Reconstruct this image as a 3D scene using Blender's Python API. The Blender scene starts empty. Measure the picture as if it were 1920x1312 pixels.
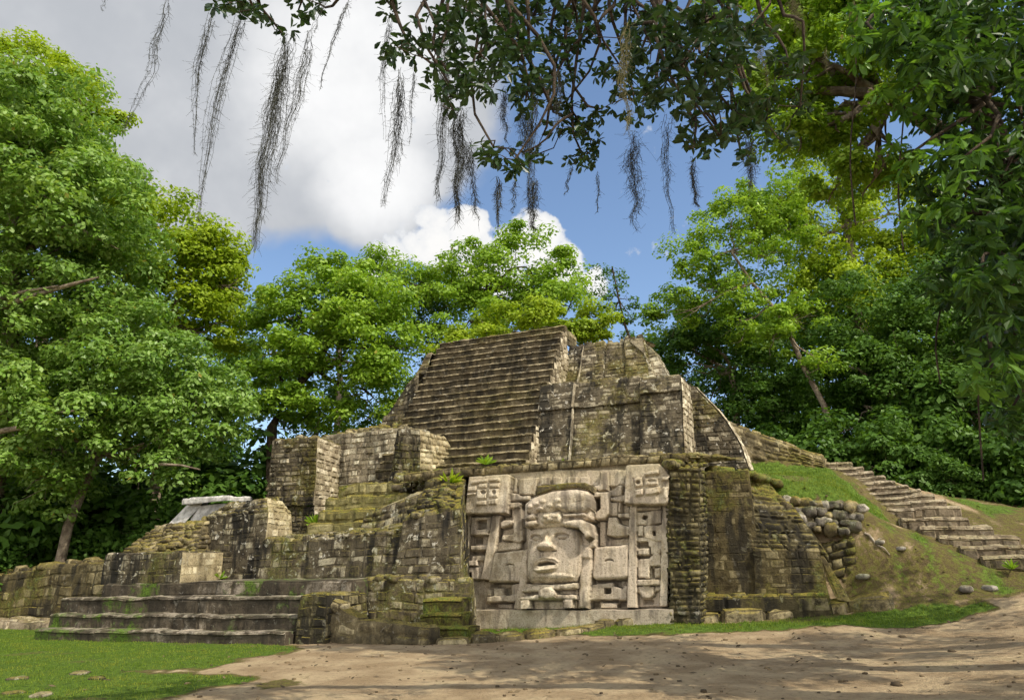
import bpy, math, random
import numpy as np
random.seed(7)
RNG = np.random.default_rng(11)
scn = bpy.context.scene
COL = scn.collection
# ------------------------------------------------------------------ camera frame and temple frame
F = 1387.0; PITCH = math.radians(15.94); ROLL = math.radians(1.5); EYE = 1.6
AZ = math.radians(21.5)
U = np.array([math.cos(AZ), -math.sin(AZ), 0.0])      # along the temple front, to the right
V = np.array([math.sin(AZ), math.cos(AZ), 0.0])       # into the temple
Z = np.array([0.0, 0.0, 1.0])
CAM = np.array([0.0, 0.0, EYE])
UP = np.array([0, -math.sin(PITCH), math.cos(PITCH)]); FW = np.array([0, math.cos(PITCH), math.sin(PITCH)])

def ray(px, py):
    """Viewing direction of a survey mark, used to measure where things stand."""
    x = (px - 960) / F; y = (py - 656) / F
    c, s = math.cos(ROLL), math.sin(ROLL)
    x, y = c * x - s * y, s * x + c * y
    return np.array([x, 0, 0]) + FW - y * UP
def atz(px, py, z=0.0):
    d = ray(px, py); return CAM + d * ((z - EYE) / d[2])
def aty(px, py, y):
    d = ray(px, py); return CAM + d * (y / d[1])
def pt(u, v, z): return u * U + v * V + z * Z
def uvz(p): return np.stack([p @ U, p @ V, p[..., 2]], -1)

# ------------------------------------------------------------------ smooth noise by sums of sines
_K = np.random.default_rng(3).normal(size=(24, 3)); _PH = np.random.default_rng(4).uniform(0, 6.28, (24,))
def snoise(p, freq, seed=0):
    r = 0
    for i in range(6):
        k = _K[(i + seed * 5) % 24] * freq * (1 + 0.35 * i)
        r = r + np.sin(p @ k + _PH[(i * 3 + seed) % 24]) / (1 + 0.35 * i)
    return r / 3.2
def vnoise(p, freq, seed=0):
    return np.stack([snoise(p, freq, seed), snoise(p, freq, seed + 1), snoise(p, freq, seed + 2)], -1)

# ------------------------------------------------------------------ mesh builder
class MB:
    def __init__(self): self.v = []; self.f = []; self.r = []; self.s = []; self.n = 0
    def add(self, verts, faces, rnd=0.5, sm=True):
        verts = np.asarray(verts, float).reshape(-1, 3); faces = np.asarray(faces, np.int64)
        self.v.append(verts); self.f.append(faces + self.n); self.s.append(np.full(len(faces), sm))
        r = np.broadcast_to(np.asarray(rnd, float).reshape(-1), (len(verts),)) if np.size(rnd) in (1, len(verts)) else rnd
        self.r.append(np.array(r)); self.n += len(verts)
    def build(self, name, mat, parent=None, base=None, smooth=True, wob=0.0):
        me = bpy.data.meshes.new(name)
        v = np.concatenate(self.v)
        if wob:
            v = v + vnoise(v, 0.9, 1) * wob + vnoise(v, 3.1, 2) * wob * 0.45
        off = np.zeros(3) if base is None else np.asarray(base, float)
        if parent is not None and base is None: off = np.array(parent_world(parent))
        me.vertices.add(len(v)); me.vertices.foreach_set('co', (v - off).astype(np.float32).ravel())
        counts = np.concatenate([np.full(len(f), f.shape[1]) for f in self.f])
        loops = np.concatenate([f.ravel() for f in self.f])
        me.loops.add(len(loops)); me.loops.foreach_set('vertex_index', loops.astype(np.int32))
        me.polygons.add(len(counts))
        st = np.concatenate([[0], np.cumsum(counts)[:-1]])
        me.polygons.foreach_set('loop_start', st.astype(np.int32))
        me.polygons.foreach_set('use_smooth', np.concatenate(self.s) & bool(smooth))
        at = me.attributes.new('rnd', 'FLOAT', 'POINT'); at.data.foreach_set('value', np.concatenate(self.r).astype(np.float32))
        me.update(calc_edges=True); me.materials.append(mat)
        o = bpy.data.objects.new(name, me); COL.objects.link(o)
        if parent is not None: o.parent = parent
        else: o.location = off
        return o
def parent_world(o):
    p = np.zeros(3)
    while o is not None: p = p + np.array(o.location); o = o.parent
    return p
def tag(o, label=None, cat=None, group=None, kind=None):
    if cat and not kind: kind = 'thing'
    for k, val in (('label', label), ('category', cat), ('group', group), ('kind', kind)):
        if val: o[k] = val
    return o
def thing(name, label, cat, loc, group=None):
    o = bpy.data.objects.new(name, None); COL.objects.link(o); o.location = [float(c) for c in loc]; o.empty_display_size = 0.2
    return tag(o, label, cat, group)

# ------------------------------------------------------------------ masonry
def bil(c, s, t):
    s = s[..., None]; t = t[..., None]
    return (c[0] * (1 - s) + c[1] * s) * (1 - t) + (c[3] * (1 - s) + c[2] * s) * t
def grid_faces(nx, ny):
    i = np.arange(nx - 1)[None, :] + np.arange(ny - 1)[:, None] * nx
    return np.stack([i, i + 1, i + 1 + nx, i + nx], -1).reshape(-1, 4)
def patch(mb, c00, c10, c11, c01, ch=0.2, sw=0.36, h=0.035, edge=0.11, gap=0.012, jit=0.42, back=True, rr=(0, 1)):
    """A four-sided stone face laid in irregular courses, each stone a pillow proud of its mortar bed."""
    c = [np.asarray(q, float) for q in (c00, c10, c11, c01)]
    L = 0.5 * (np.linalg.norm(c[1] - c[0]) + np.linalg.norm(c[2] - c[3])); Hh = 0.5 * (np.linalg.norm(c[3] - c[0]) + np.linalg.norm(c[2] - c[1]))
    n = np.cross(c[2] - c[0], c[3] - c[1]); n /= (np.linalg.norm(n) + 1e-9)
    nr = max(1, int(round(Hh / ch)))
    rb = np.arange(nr + 1) + np.concatenate([[0], RNG.uniform(-jit, jit, nr - 1) * 0.6, [0]]); rb = rb / nr
    S = []
    for r in range(nr):
        k = max(1, int(round(L / sw * RNG.uniform(0.8, 1.25))))
        b = np.cumsum(RNG.uniform(1 - jit * 1.6, 1 + jit * 1.6, k)); b = np.concatenate([[0], b / b[-1]])
        for i in range(k):
            S.append((b[i], b[i + 1], rb[r], rb[r + 1]))
    S = np.array(S); m = len(S)
    gs = gap / max(L, .01); gt = gap / max(Hh, .01)
    e = np.array([0, edge, 1 - edge, 1])
    s0 = S[:, 0] + gs; s1 = S[:, 1] - gs; t0 = S[:, 2] + gt; t1 = S[:, 3] - gt
    # corner jitter
    cj = RNG.uniform(-1, 1, (m, 2, 2, 2)) * np.array([0.012 / max(L, .01), 0.012 / max(Hh, .01)]) * jit * 3
    ee = e[None, :]
    ws = np.stack([1 - e, e], 0)
    sgrid = np.zeros((m, 4, 4)); tgrid = np.zeros((m, 4, 4))
    for a in range(2):
        for b_ in range(2):
            w = ws[b_][:, None] * ws[a][None, :]          # rows t, cols s
            sc = (s0 if a == 0 else s1) + cj[:, a, b_, 0]; tc = (t0 if b_ == 0 else t1) + cj[:, a, b_, 1]
            sgrid += w[None] * sc[:, None, None]; tgrid += w[None] * tc[:, None, None]
    sgrid = np.clip(sgrid, 0, 1); tgrid = np.clip(tgrid, 0, 1)
    pr = np.outer([0, 1, 1, 0], [0, 1, 1, 0])[None] * (h * RNG.uniform(0.35, 1.25, m))[:, None, None]
    pr = pr * (1 + RNG.uniform(-0.3, 0.3, pr.shape)) - 0.008
    P = bil(c, sgrid, tgrid) + pr[..., None] * n
    fl = grid_faces(4, 4)
    fc = (np.arange(m)[:, None, None] * 16 + fl[None]).reshape(-1, 4)
    mb.add(P.reshape(-1, 3), fc, np.repeat(RNG.uniform(rr[0], rr[1], m), 16), sm=h > .055)
    if back:
        nx = max(2, int(L / 0.4) + 2); ny = max(2, int(Hh / 0.4) + 2)
        ss, tt = np.meshgrid(np.linspace(0, 1, nx), np.linspace(0, 1, ny))
        mb.add(bil(c, ss, tt).reshape(-1, 3), grid_faces(nx, ny), 0.4 * rr[0] + .6 * rr[1] if rr != (0, 1) else .35, sm=False)
def hexa(mb, bot, top, faces='frlt', cap=None, **kw):
    """bot/top: four (u,v,z): front-left, front-right, back-right, back-left."""
    b = [pt(*q) for q in bot]; t = [pt(*q) for q in top]
    if 'f' in faces: patch(mb, b[0], b[1], t[1], t[0], **kw)
    if 'r' in faces: patch(mb, b[1], b[2], t[2], t[1], **kw)
    if 'l' in faces: patch(mb, b[3], b[0], t[0], t[3], **kw)
    if 'b' in faces: patch(mb, b[2], b[3], t[3], t[2], **kw)
    if 't' in faces:
        k2 = dict(kw); k2.update(cap or dict(ch=0.3, sw=0.32, h=0.06)); patch(mb, t[0], t[1], t[2], t[3], **k2)
def box(mb, u0, u1, v0, v1, z0, z1, bat=0.0, faces='frlt', side=0.0, **kw):
    hexa(mb, [(u0, v0, z0), (u1, v0, z0), (u1, v1, z0), (u0, v1, z0)],
         [(u0 + side, v0 + bat, z1), (u1 - side, v0 + bat, z1), (u1 - side, v1, z1), (u0 + side, v1, z1)], faces, **kw)
def stepbox(mb, u0, u1, v0, dep, z0, z1, ch=.4, sw=.6, h=.03, nose=.055, jut=.025, ends='rl', nr_=(.45, .95), **kw):
    """One worn step: riser, rounded pale nosing that juts a little, tread and ends."""
    patch(mb, pt(u0, v0, z0), pt(u1, v0, z0), pt(u1, v0 + .015, z1 - nose), pt(u0, v0 + .015, z1 - nose), ch=ch, sw=sw, h=h, edge=.12, rr=(0, .55), **kw)
    patch(mb, pt(u0, v0 - jut, z1 - nose), pt(u1, v0 - jut, z1 - nose), pt(u1, v0 + .05, z1), pt(u0, v0 + .05, z1), ch=nose * 2, sw=sw * .7, h=.025, edge=.12, rr=nr_)  # nosing stones lightened to paint in a sunlit edge
    patch(mb, pt(u0, v0 + .05, z1), pt(u1, v0 + .05, z1), pt(u1, v0 + dep, z1 + .005), pt(u0, v0 + dep, z1 + .005), ch=.35, sw=sw * .8, h=.02, rr=(.5, 1.0))
    patch(mb, pt(u0, v0 - jut, z1 - nose), pt(u0, v0 + .015, z1 - nose - .02), pt(u1, v0 + .015, z1 - nose - .02), pt(u1, v0 - jut, z1 - nose), ch=1, sw=1.5, h=.004)
    if 'r' in ends: patch(mb, pt(u1, v0, z0), pt(u1, v0 + dep, z0), pt(u1, v0 + dep, z1), pt(u1, v0 + .02, z1), ch=ch, sw=.3, h=.03)
    if 'l' in ends: patch(mb, pt(u0, v0 + dep, z0), pt(u0, v0, z0), pt(u0, v0 + .02, z1), pt(u0, v0 + dep, z1), ch=ch, sw=.3, h=.03)
def rock(mb, c, r, seed, sq=(1, 1, 0.7), sub=10, rough=0.18):
    """A rounded field stone."""
    rg = np.random.default_rng(seed)
    th = np.linspace(0, math.pi, sub // 2 + 2); ph = np.linspace(0, 2 * math.pi, sub + 1)[:-1]
    T, Pp = np.meshgrid(th, ph, indexing='ij')
    d = np.stack([np.sin(T) * np.cos(Pp), np.sin(T) * np.sin(Pp), np.cos(T)], -1)
    d = np.sign(d) * np.abs(d) ** 0.72
    o_ = rg.uniform(0, 50, 3); rr = 1 + rough * snoise(d + o_, 1.6) + rough * .45 * snoise(d + o_, 4.5, 3)
    a = rg.uniform(0, 6.28); R = np.array([[math.cos(a), -math.sin(a), 0], [math.sin(a), math.cos(a), 0], [0, 0, 1]])
    p = ((d * rr[..., None]) * np.array(sq) * r) @ R.T + np.asarray(c)
    nt, npn = T.shape; F4 = []
    for i in range(nt - 1):
        for j in range(npn):
            F4.append((i * npn + j, (i + 1) * npn + j, (i + 1) * npn + (j + 1) % npn, i * npn + (j + 1) % npn))
    mb.add(p.reshape(-1, 3), F4, rg.uniform(0, 1))
def rubble(mb, c00, c10, c11, c01, n, r, seed=0, sink=0.3):
    """Loose stones lying over a four-sided surface."""
    rg = np.random.default_rng(seed); c = [np.asarray(q, float) for q in (c00, c10, c11, c01)]
    for i in range(n):
        p = bil(c, np.array(rg.uniform(0, 1)), np.array(rg.uniform(0, 1)))
        q = r * rg.uniform(0.5, 1.3)
        rock(mb, p + Z * q * (0.7 - sink) * 0.5, q, seed * 977 + i, (rg.uniform(.8, 1.3), rg.uniform(.7, 1.1), rg.uniform(.45, .75)), 8, 0.22)
def rub_uv(mb, quads, n, r, seed=0): rubble(mb, *[pt(*q) for q in quads], n, r, seed)
def tube(mb, pts, rad, seg=8, rnd=0.5):
    pts = np.asarray(pts, float); k = len(pts); rad = np.broadcast_to(np.asarray(rad, float), (k,))
    tan = np.gradient(pts, axis=0); tan /= np.linalg.norm(tan, axis=1)[:, None] + 1e-9
    ref = np.array([0.31, 0.17, 0.93]); 
    a = np.cross(tan, ref); a /= np.linalg.norm(a, axis=1)[:, None] + 1e-9; b = np.cross(tan, a)
    ang = np.linspace(0, 2 * math.pi, seg + 1)[:-1]
    ring = pts[:, None] + rad[:, None, None] * (np.cos(ang)[None, :, None] * a[:, None] + np.sin(ang)[None, :, None] * b[:, None])
    F4 = [(i * seg + j, i * seg + (j + 1) % seg, (i + 1) * seg + (j + 1) % seg, (i + 1) * seg + j) for i in range(k - 1) for j in range(seg)]
    mb.add(ring.reshape(-1, 3), F4, rnd)

# ------------------------------------------------------------------ materials
class N:
    """Small wrapper for building node trees."""
    def __init__(self, name):
        self.m = bpy.data.materials.new(name); self.m.use_nodes = True; self.t = self.m.node_tree
        self.t.nodes.clear(); self.out = self.t.nodes.new('ShaderNodeOutputMaterial')
    def n(self, kind, **kw):
        o = self.t.nodes.new(kind)
        for k, val in kw.items(): setattr(o, k, val)
        return o
    def link(self, a, b): self.t.links.new(a, b)
    def put(self, sock, val):
        if hasattr(val, 'is_output'): self.link(val, sock)
        else: sock.default_value = val
    def math(self, op, a, b=None, c=None, clamp=False):
        o = self.n('ShaderNodeMath', operation=op); o.use_clamp = clamp
        for i, q in enumerate((a, b, c)):
            if q is not None: self.put(o.inputs[i], q)
        return o.outputs[0]
    def mix(self, fac, a, b, mode='MIX'):
        o = self.n('ShaderNodeMixRGB', blend_type=mode)
        for i, q in enumerate((fac, a, b)):
            if isinstance(q, tuple) and len(q) == 3: q = q + (1,)
            self.put(o.inputs[i], q)
        return o.outputs[0]
    def noise(self, vec, scale, detail=5, rough=0.55, dist=0.0):
        o = self.n('ShaderNodeTexNoise'); self.link(vec, o.inputs['Vector'])
        o.inputs['Scale'].default_value = scale; o.inputs['Detail'].default_value = detail; o.inputs['Roughness'].default_value = rough; o.inputs['Distortion'].default_value = dist
        return o.outputs['Fac']
    def step(self, x, lo, hi):
        o = self.n('ShaderNodeMapRange', interpolation_type='SMOOTHSTEP'); self.put(o.inputs[0], x)
        self.put(o.inputs[1], lo); self.put(o.inputs[2], hi)
        return o.outputs[0]
    def attr(self, name): return self.n('ShaderNodeAttribute', attribute_name=name).outputs['Fac']
    def scale(self, vec, s):
        o = self.n('ShaderNodeMapping'); self.link(vec, o.inputs['Vector']); o.inputs['Scale'].default_value = s; return o.outputs[0]
    def bump(self, hgt, dist, strength=1.0):
        o = self.n('ShaderNodeBump'); self.link(hgt, o.inputs['Height']); o.inputs['Distance'].default_value = dist; o.inputs['Strength'].default_value = strength
        return o.outputs[0]
    def bsdf(self, col, rough=0.9, bump=None, spec=0.2):
        o = self.n('ShaderNodeBsdfPrincipled'); self.put(o.inputs['Base Color'], col if not (isinstance(col, tuple) and len(col) == 3) else col + (1,))
        self.put(o.inputs['Roughness'], rough); o.inputs['Specular IOR Level'].default_value = spec
        if bump is not None: self.link(bump, o.inputs['Normal'])
        return o.outputs[0]
    def done(self, sh): self.link(sh, self.out.inputs[0]); return self.m

def stone_mat(name, dark, mid, light, stain=0.6, white=0.3, moss=0.5, green=0.3, mossb=0.0, mlo=0.5):
    mid = tuple(x * 1.2 * k for x, k in zip(mid, (.97, 1, 1.0))); light = tuple(x * 1.25 * k for x, k in zip(light, (.96, 1, 1.02)))
    g = N(name); geo = g.n('ShaderNodeNewGeometry'); pos = geo.outputs['Position']
    sep = g.n('ShaderNodeSeparateXYZ'); g.link(geo.outputs['Normal'], sep.inputs[0]); nz = sep.outputs[2]
    big = g.noise(pos, 0.55, 2); med = g.noise(pos, 3.3, 5, 0.7); fine = g.noise(pos, 21, 3, 0.7); streak = g.noise(g.scale(pos, (2.6, 2.6, 0.4)), 1.0, 3, 0.65)
    blot = g.noise(pos, 5.2, 3, 0.65, 0.5); rnd = g.attr('rnd')
    c = g.mix(g.step(med, 0.32, 0.55), dark, mid); c = g.mix(g.step(g.math('ADD', med, g.math('MULTIPLY', g.math('SUBTRACT', rnd, 0.5), 0.35)), 0.5, 0.72), c, light)
    c = g.mix(1.0, c, g.mix(rnd, (0.76, 0.74, 0.71), (1.2, 1.18, 1.12)), 'MULTIPLY')
    c = g.mix(g.math('MULTIPLY', g.step(streak, 0.46, 0.6), stain), c, (0.022, 0.02, 0.016))
    c = g.mix(g.math('MULTIPLY', g.step(blot, 0.6, 0.68), white), c, (0.6, 0.565, 0.48))
    # moss gathers on ledges, lichen in broad patches
    up = g.math('ADD', nz, g.math('MULTIPLY', g.math('SUBTRACT', big, 0.5), 2.2))
    mf = g.math('MULTIPLY', g.step(g.math('ADD', up, g.math('MULTIPLY', g.math('SUBTRACT', med, 0.5), 1.2)), 0.35, 1.0), moss)
    mf = g.math('MAXIMUM', mf, g.math('MULTIPLY', g.step(g.math('ADD', big, g.math('MULTIPLY', g.math('SUBTRACT', blot, 0.5), 0.6)), 0.5, 0.68), mossb))
    hue = g.step(g.math('ADD', g.math('MULTIPLY', big, .5), g.math('MULTIPLY', blot, .5)), 0.52 - 0.25 * green, 0.8 - 0.25 * green)
    mcol = g.mix(hue, (0.27, 0.21, 0.04), (0.11, 0.19, 0.024)); mcol = g.mix(g.step(fine, 0.35, 0.7), g.mix(0.6, mcol, (0.03, 0.03, 0.01)), mcol)
    c = g.mix(mf, c, mcol)
    c = g.mix(g.math('MULTIPLY', g.step(fine, 0.5, 0.32), 0.45), c, (0.03, 0.026, 0.02))
    hgt = g.math('ADD', g.math('MULTIPLY', fine, 0.5), g.math('MULTIPLY', med, 1.0))
    return g.done(g.bsdf(c, 0.93, g.bump(hgt, 0.035, 0.9), 0.15))

M = {}
M['dark'] = stone_mat('weathered_dark_stone', (0.045, 0.036, 0.024), (0.10, 0.082, 0.056), (0.27, 0.235, 0.17), 1.0, 0.7, 0.65, 0.2, 0.4)
M['stair'] = stone_mat('stair_stone', (0.05, 0.039, 0.024), (0.105, 0.083, 0.053), (0.27, 0.22, 0.15), 0.75, 0.2, 0.3, 0.0, 0.2)
M['tier'] = stone_mat('tier_stone', (0.05, 0.041, 0.028), (0.112, 0.092, 0.064), (0.29, 0.25, 0.185), 0.9, 0.8, 0.55, 0.05, 0.5)
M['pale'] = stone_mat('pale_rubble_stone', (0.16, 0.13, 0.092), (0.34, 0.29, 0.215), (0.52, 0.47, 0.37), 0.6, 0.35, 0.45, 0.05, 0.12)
M['mossy'] = stone_mat('mossy_stone', (0.03, 0.026, 0.015), (0.07, 0.058, 0.031), (0.17, 0.142, 0.082), 0.9, 0.25, 0.95, 0.3, 0.75)  # base darkened: tree shade over the right walls put into the colour
M['ledge'] = stone_mat('mossy_ledge_stone', (0.065, 0.053, 0.032), (0.15, 0.12, 0.07), (0.31, 0.255, 0.155), 0.5, 0.2, 0.85, 0.08, 0.5)
M['warm'] = stone_mat('worn_step_stone', (0.13, 0.10, 0.068), (0.24, 0.19, 0.135), (0.36, 0.30, 0.22), 0.35, 0.15, 0.4, 0.3, 0.3)
M['boulder'] = stone_mat('grey_boulder_stone', (0.07, 0.062, 0.054), (0.17, 0.15, 0.13), (0.32, 0.285, 0.25), 0.5, 0.4, 0.45, 0.4, 0.3)
M['brown'] = stone_mat('brown_wall_stone', (0.05, 0.039, 0.02), (0.105, 0.083, 0.043), (0.19, 0.155, 0.09), 0.8, 0.12, 0.6, 0.2, 0.5)  # darkened likewise, with the trees' shade painted in
M['front'] = stone_mat('front_step_stone', (0.04, 0.032, 0.023), (0.085, 0.068, 0.05), (0.24, 0.2, 0.16), 0.5, 0.2, 0.1, 0.95, 0.95, 0.27)
M['bright_moss'] = stone_mat('sunlit_mossy_stone', (0.1, 0.085, 0.04), (0.17, 0.15, 0.06), (0.27, 0.23, 0.12), 0.2, 0.1, 1.0, 0.3, 0.8)
M['lit'] = stone_mat('sunlit_side_stone', (0.17, 0.135, 0.09), (0.36, 0.3, 0.215), (0.55, 0.48, 0.37), 0.25, 0.3, 0.3, 0.05, 0.25)  # cleaner and paler: sun on right-hand faces put into the colour
M['lit_brown'] = stone_mat('sunlit_brown_stone', (0.17, 0.135, 0.08), (0.36, 0.295, 0.185), (0.5, 0.43, 0.3), 0.3, 0.25, 0.4, 0.1, 0.3)  # brown version, sunlight on the right sides painted in

def mask_mat():
    g = N('carved_limestone'); geo = g.n('ShaderNodeNewGeometry'); pos = geo.outputs['Position']
    sep = g.n('ShaderNodeSeparateXYZ'); g.link(pos, sep.inputs[0])
    med = g.noise(pos, 3.2, 5, 0.68); fine = g.noise(pos, 26, 3, 0.7); big = g.noise(pos, 0.8, 2); streak = g.noise(g.scale(pos, (3.0, 3.0, 0.6)), 1.0, 3, 0.6)
    c = g.mix(g.step(med, 0.35, 0.65), (0.39, 0.32, 0.215), (0.70, 0.615, 0.465))
    c = g.mix(g.step(big, 0.42, 0.62), c, (0.54, 0.455, 0.35))
    c = g.mix(g.math('MULTIPLY', g.step(streak, 0.5, 0.66), 0.75), c, (0.13, 0.108, 0.085))
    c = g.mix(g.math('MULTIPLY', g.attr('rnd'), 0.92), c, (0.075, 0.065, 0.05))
    top = g.step(g.math('ADD', sep.outputs[2], g.math('MULTIPLY', g.math('SUBTRACT', med, 0.5), 1.6)), 3.35, 3.95)
    c = g.mix(g.math('MULTIPLY', top, 0.45), c, (0.2, 0.16, 0.05))
    c = g.mix(g.math('MULTIPLY', g.step(fine, 0.5, 0.32), 0.65), c, (0.15, 0.115, 0.08))
    hgt = g.math('ADD', g.math('MULTIPLY', fine, 0.4), med)
    return g.done(g.bsdf(c, 0.9, g.bump(hgt, 0.035, 0.9), 0.15))
M['mask'] = mask_mat()
def plain_mat(name, c1, c2, sc=4, rough=0.85, bump=0.01):
    g = N(name); pos = g.n('ShaderNodeNewGeometry').outputs['Position']; n1 = g.noise(pos, sc, 7, 0.65)
    return g.done(g.bsdf(g.mix(g.step(n1, 0.35, 0.65), c1, c2), rough, g.bump(g.noise(pos, sc * 6, 6, 0.7), bump), 0.2))
M['plaster'] = plain_mat('white_plaster', (0.28, 0.27, 0.25), (0.6, 0.58, 0.55), 3.5)
M['bark'] = plain_mat('grey_bark', (0.12, 0.09, 0.065), (0.32, 0.26, 0.19), 5, 0.95, 0.03)
M['bark_pale'] = plain_mat('pale_bark', (0.24, 0.19, 0.14), (0.55, 0.48, 0.38), 4, 0.95, 0.03)
M['bark_dark'] = plain_mat('dark_bark', (0.035, 0.026, 0.02), (0.1, 0.075, 0.05), 6, 0.95, 0.03)
def leaf_mat(name, c1, c2, c3, trans=0.4, gloss=0.35, rough=0.42, dry=0.0):
    g = N(name); rnd = g.attr('rnd'); c = g.mix(rnd, c1, c2); c = g.mix(g.step(g.math('FRACT', g.math('MULTIPLY', rnd, 7.0)), .55, .9), c, c3)
    if dry: c = g.mix(g.step(g.math('FRACT', g.math('MULTIPLY', rnd, 91.0)), 1 - dry, 1.001 - dry), c, (.30, .26, .05))
    d = g.n('ShaderNodeBsdfPrincipled'); g.link(c, d.inputs['Base Color']); d.inputs['Roughness'].default_value = rough; d.inputs['Specular IOR Level'].default_value = gloss
    t = g.n('ShaderNodeBsdfTranslucent'); g.link(g.mix(1.0, c, (1.5, 1.45, 0.7), 'MULTIPLY'), t.inputs[0])
    mx = g.n('ShaderNodeMixShader'); mx.inputs[0].default_value = trans; g.link(d.outputs[0], mx.inputs[1]); g.link(t.outputs[0], mx.inputs[2])
    return g.done(mx.outputs[0])
# ================================================================== the temple
temple = thing('stepped_temple', 'big stepped stone temple with steep central staircase and carved stucco mask', 'temple', pt(-7, 20, 0.2))
# central staircase: seventeen steps up to the summit
SN = 20; s_v0, s_v1, s_z0, s_z1 = 19.75, 24.2, 4.15, 9.62
stair = thing('main_staircase', None, None, (0, 0, 0)); stair.parent = temple
dv = (s_v1 - s_v0) / SN; dz = (s_z1 - s_z0) / SN
for k in range(SN):
    mb = MB(); v0 = s_v0 + k * dv; z0 = s_z0 + k * dz; z1 = z0 + dz; ul = -12.45 + 0.03 * math.sin(k * 2.1); ur = -7.45 + 0.04 * math.sin(k * 1.7)
    stepbox(mb, ul, ur, v0 + .03, dv + .06, z0 - .02, z1, ch=.4, sw=.42, h=.022, nose=.06, jut=.03)
    mb.build('step', M['stair'], stair, wob=0.03)
mb = MB()
for k in range(SN):
    v0 = s_v0 + k * dv; z1 = s_z0 + (k + 1) * dz
    zb = 4.1 if k < 6 else 4.1 + (k - 5) * dz * 0.9
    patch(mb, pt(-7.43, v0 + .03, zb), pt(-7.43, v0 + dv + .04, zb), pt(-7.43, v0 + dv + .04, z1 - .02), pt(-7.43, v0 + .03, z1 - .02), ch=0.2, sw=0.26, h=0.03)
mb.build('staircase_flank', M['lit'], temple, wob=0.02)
mb = MB(); box(mb, -12.4, -7.5, 24.1, 25.6, 9.0, 9.6, faces='rlt'); mb.build('summit', M['ledge'], temple, wob=0.04)

# lower tier right of the staircase (front bays, frieze band, projecting corner)
mb = MB()
KW = dict(ch=0.15, sw=0.3, h=0.02)
def bay(mb, u0, u1, off, zt0=6.0, ztop=6.78, utop0=None, utop1=None, **kw):
    vb, vm, vt = 20.5 + off, 21.2 + off, 21.45 + off
    hexa(mb, [(u0, vb, 4.1), (u1, vb, 4.1), (u1, 23.4, 4.1), (u0, 23.4, 4.1)], [(u0, vm, zt0), (u1, vm, zt0), (u1, 23.4, zt0), (u0, 23.4, zt0)], 'frl', **kw)
    hexa(mb, [(u0, vm - .09, zt0), (u1, vm - .09, zt0), (u1, 23.4, zt0), (u0, 23.4, zt0)], [(u0, vt - .05, ztop), (u1, vt - .05, ztop), (u1, 23.6, ztop + .1), (u0, 23.6, ztop + .1)], 'frlt', cap=dict(ch=0.28, sw=0.3, h=0.09), **kw)
    patch(mb, pt(u1, vm, zt0 - .01), pt(u0, vm, zt0 - .01), pt(u0, vm - .1, zt0 - .01), pt(u1, vm - .1, zt0 - .01), ch=.3, sw=.4)
bay(mb, -7.5, -6.42, 0.0, 6.0, 6.85, **KW); bay(mb, -6.40, -4.35, 0.07, 6.02, 6.8, **KW); bay(mb, -4.3, -3.12, -0.1, 6.2, 6.68, **KW)
mb.build('lower_tier', M['tier'], temple, wob=0.03)
mb = MB()
sl = [(4.0, -1.62), (4.75, -1.78), (5.45, -2.12), (6.05, -2.5), (6.72, -3.0)]
for (z0, r0), (z1, r1) in zip(sl[:-1], sl[1:]):
    o0 = (z0 - 4) * .28; o1 = (z1 - 4) * .28
    hexa(mb, [(-3.2, 22.3 + o0, z0), (r0, 22.3 + o0, z0), (r0, 23.6, z0), (-3.2, 23.6, z0)], [(-3.2, 22.3 + o1, z1), (r1, 22.3 + o1, z1), (r1, 23.6, z1), (-3.2, 23.6, z1)], 'fr', ch=.155, sw=.34, h=.03)
mb.build('corner_buttress', M['tier'], temple, wob=0.035)
# plastered right edges, their sunlight also put into the pale colour
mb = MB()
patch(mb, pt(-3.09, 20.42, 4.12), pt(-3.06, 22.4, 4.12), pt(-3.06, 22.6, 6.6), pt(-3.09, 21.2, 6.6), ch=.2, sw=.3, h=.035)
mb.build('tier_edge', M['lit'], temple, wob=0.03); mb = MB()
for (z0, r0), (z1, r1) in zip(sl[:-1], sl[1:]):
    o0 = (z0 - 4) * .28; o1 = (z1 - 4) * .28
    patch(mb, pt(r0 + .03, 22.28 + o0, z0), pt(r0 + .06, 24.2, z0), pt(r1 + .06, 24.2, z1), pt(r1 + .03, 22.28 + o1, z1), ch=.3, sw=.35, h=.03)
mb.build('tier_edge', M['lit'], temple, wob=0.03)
for (ua, va, za, ub, vb, zb) in ((-6.42, 20.44, 4.12, -6.40, 21.16, 6.0), (-6.40, 21.06, 6.02, -6.38, 21.3, 6.8), (-6.95, 23.3, 6.95, -6.93, 24.6, 8.95)):
    mb = MB(); hexa(mb, [(ua - .018, va, za), (ua + .022, va, za), (ua + .022, va + .2, za), (ua - .018, va + .2, za)], [(ub - .018, vb, zb), (ub + .022, vb, zb), (ub + .022, vb + .2, zb), (ub - .018, vb + .2, zb)], 'frl', ch=.2, sw=.2, h=.012)
    mb.build('rib', M['pale'], temple, wob=0.03)
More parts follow.
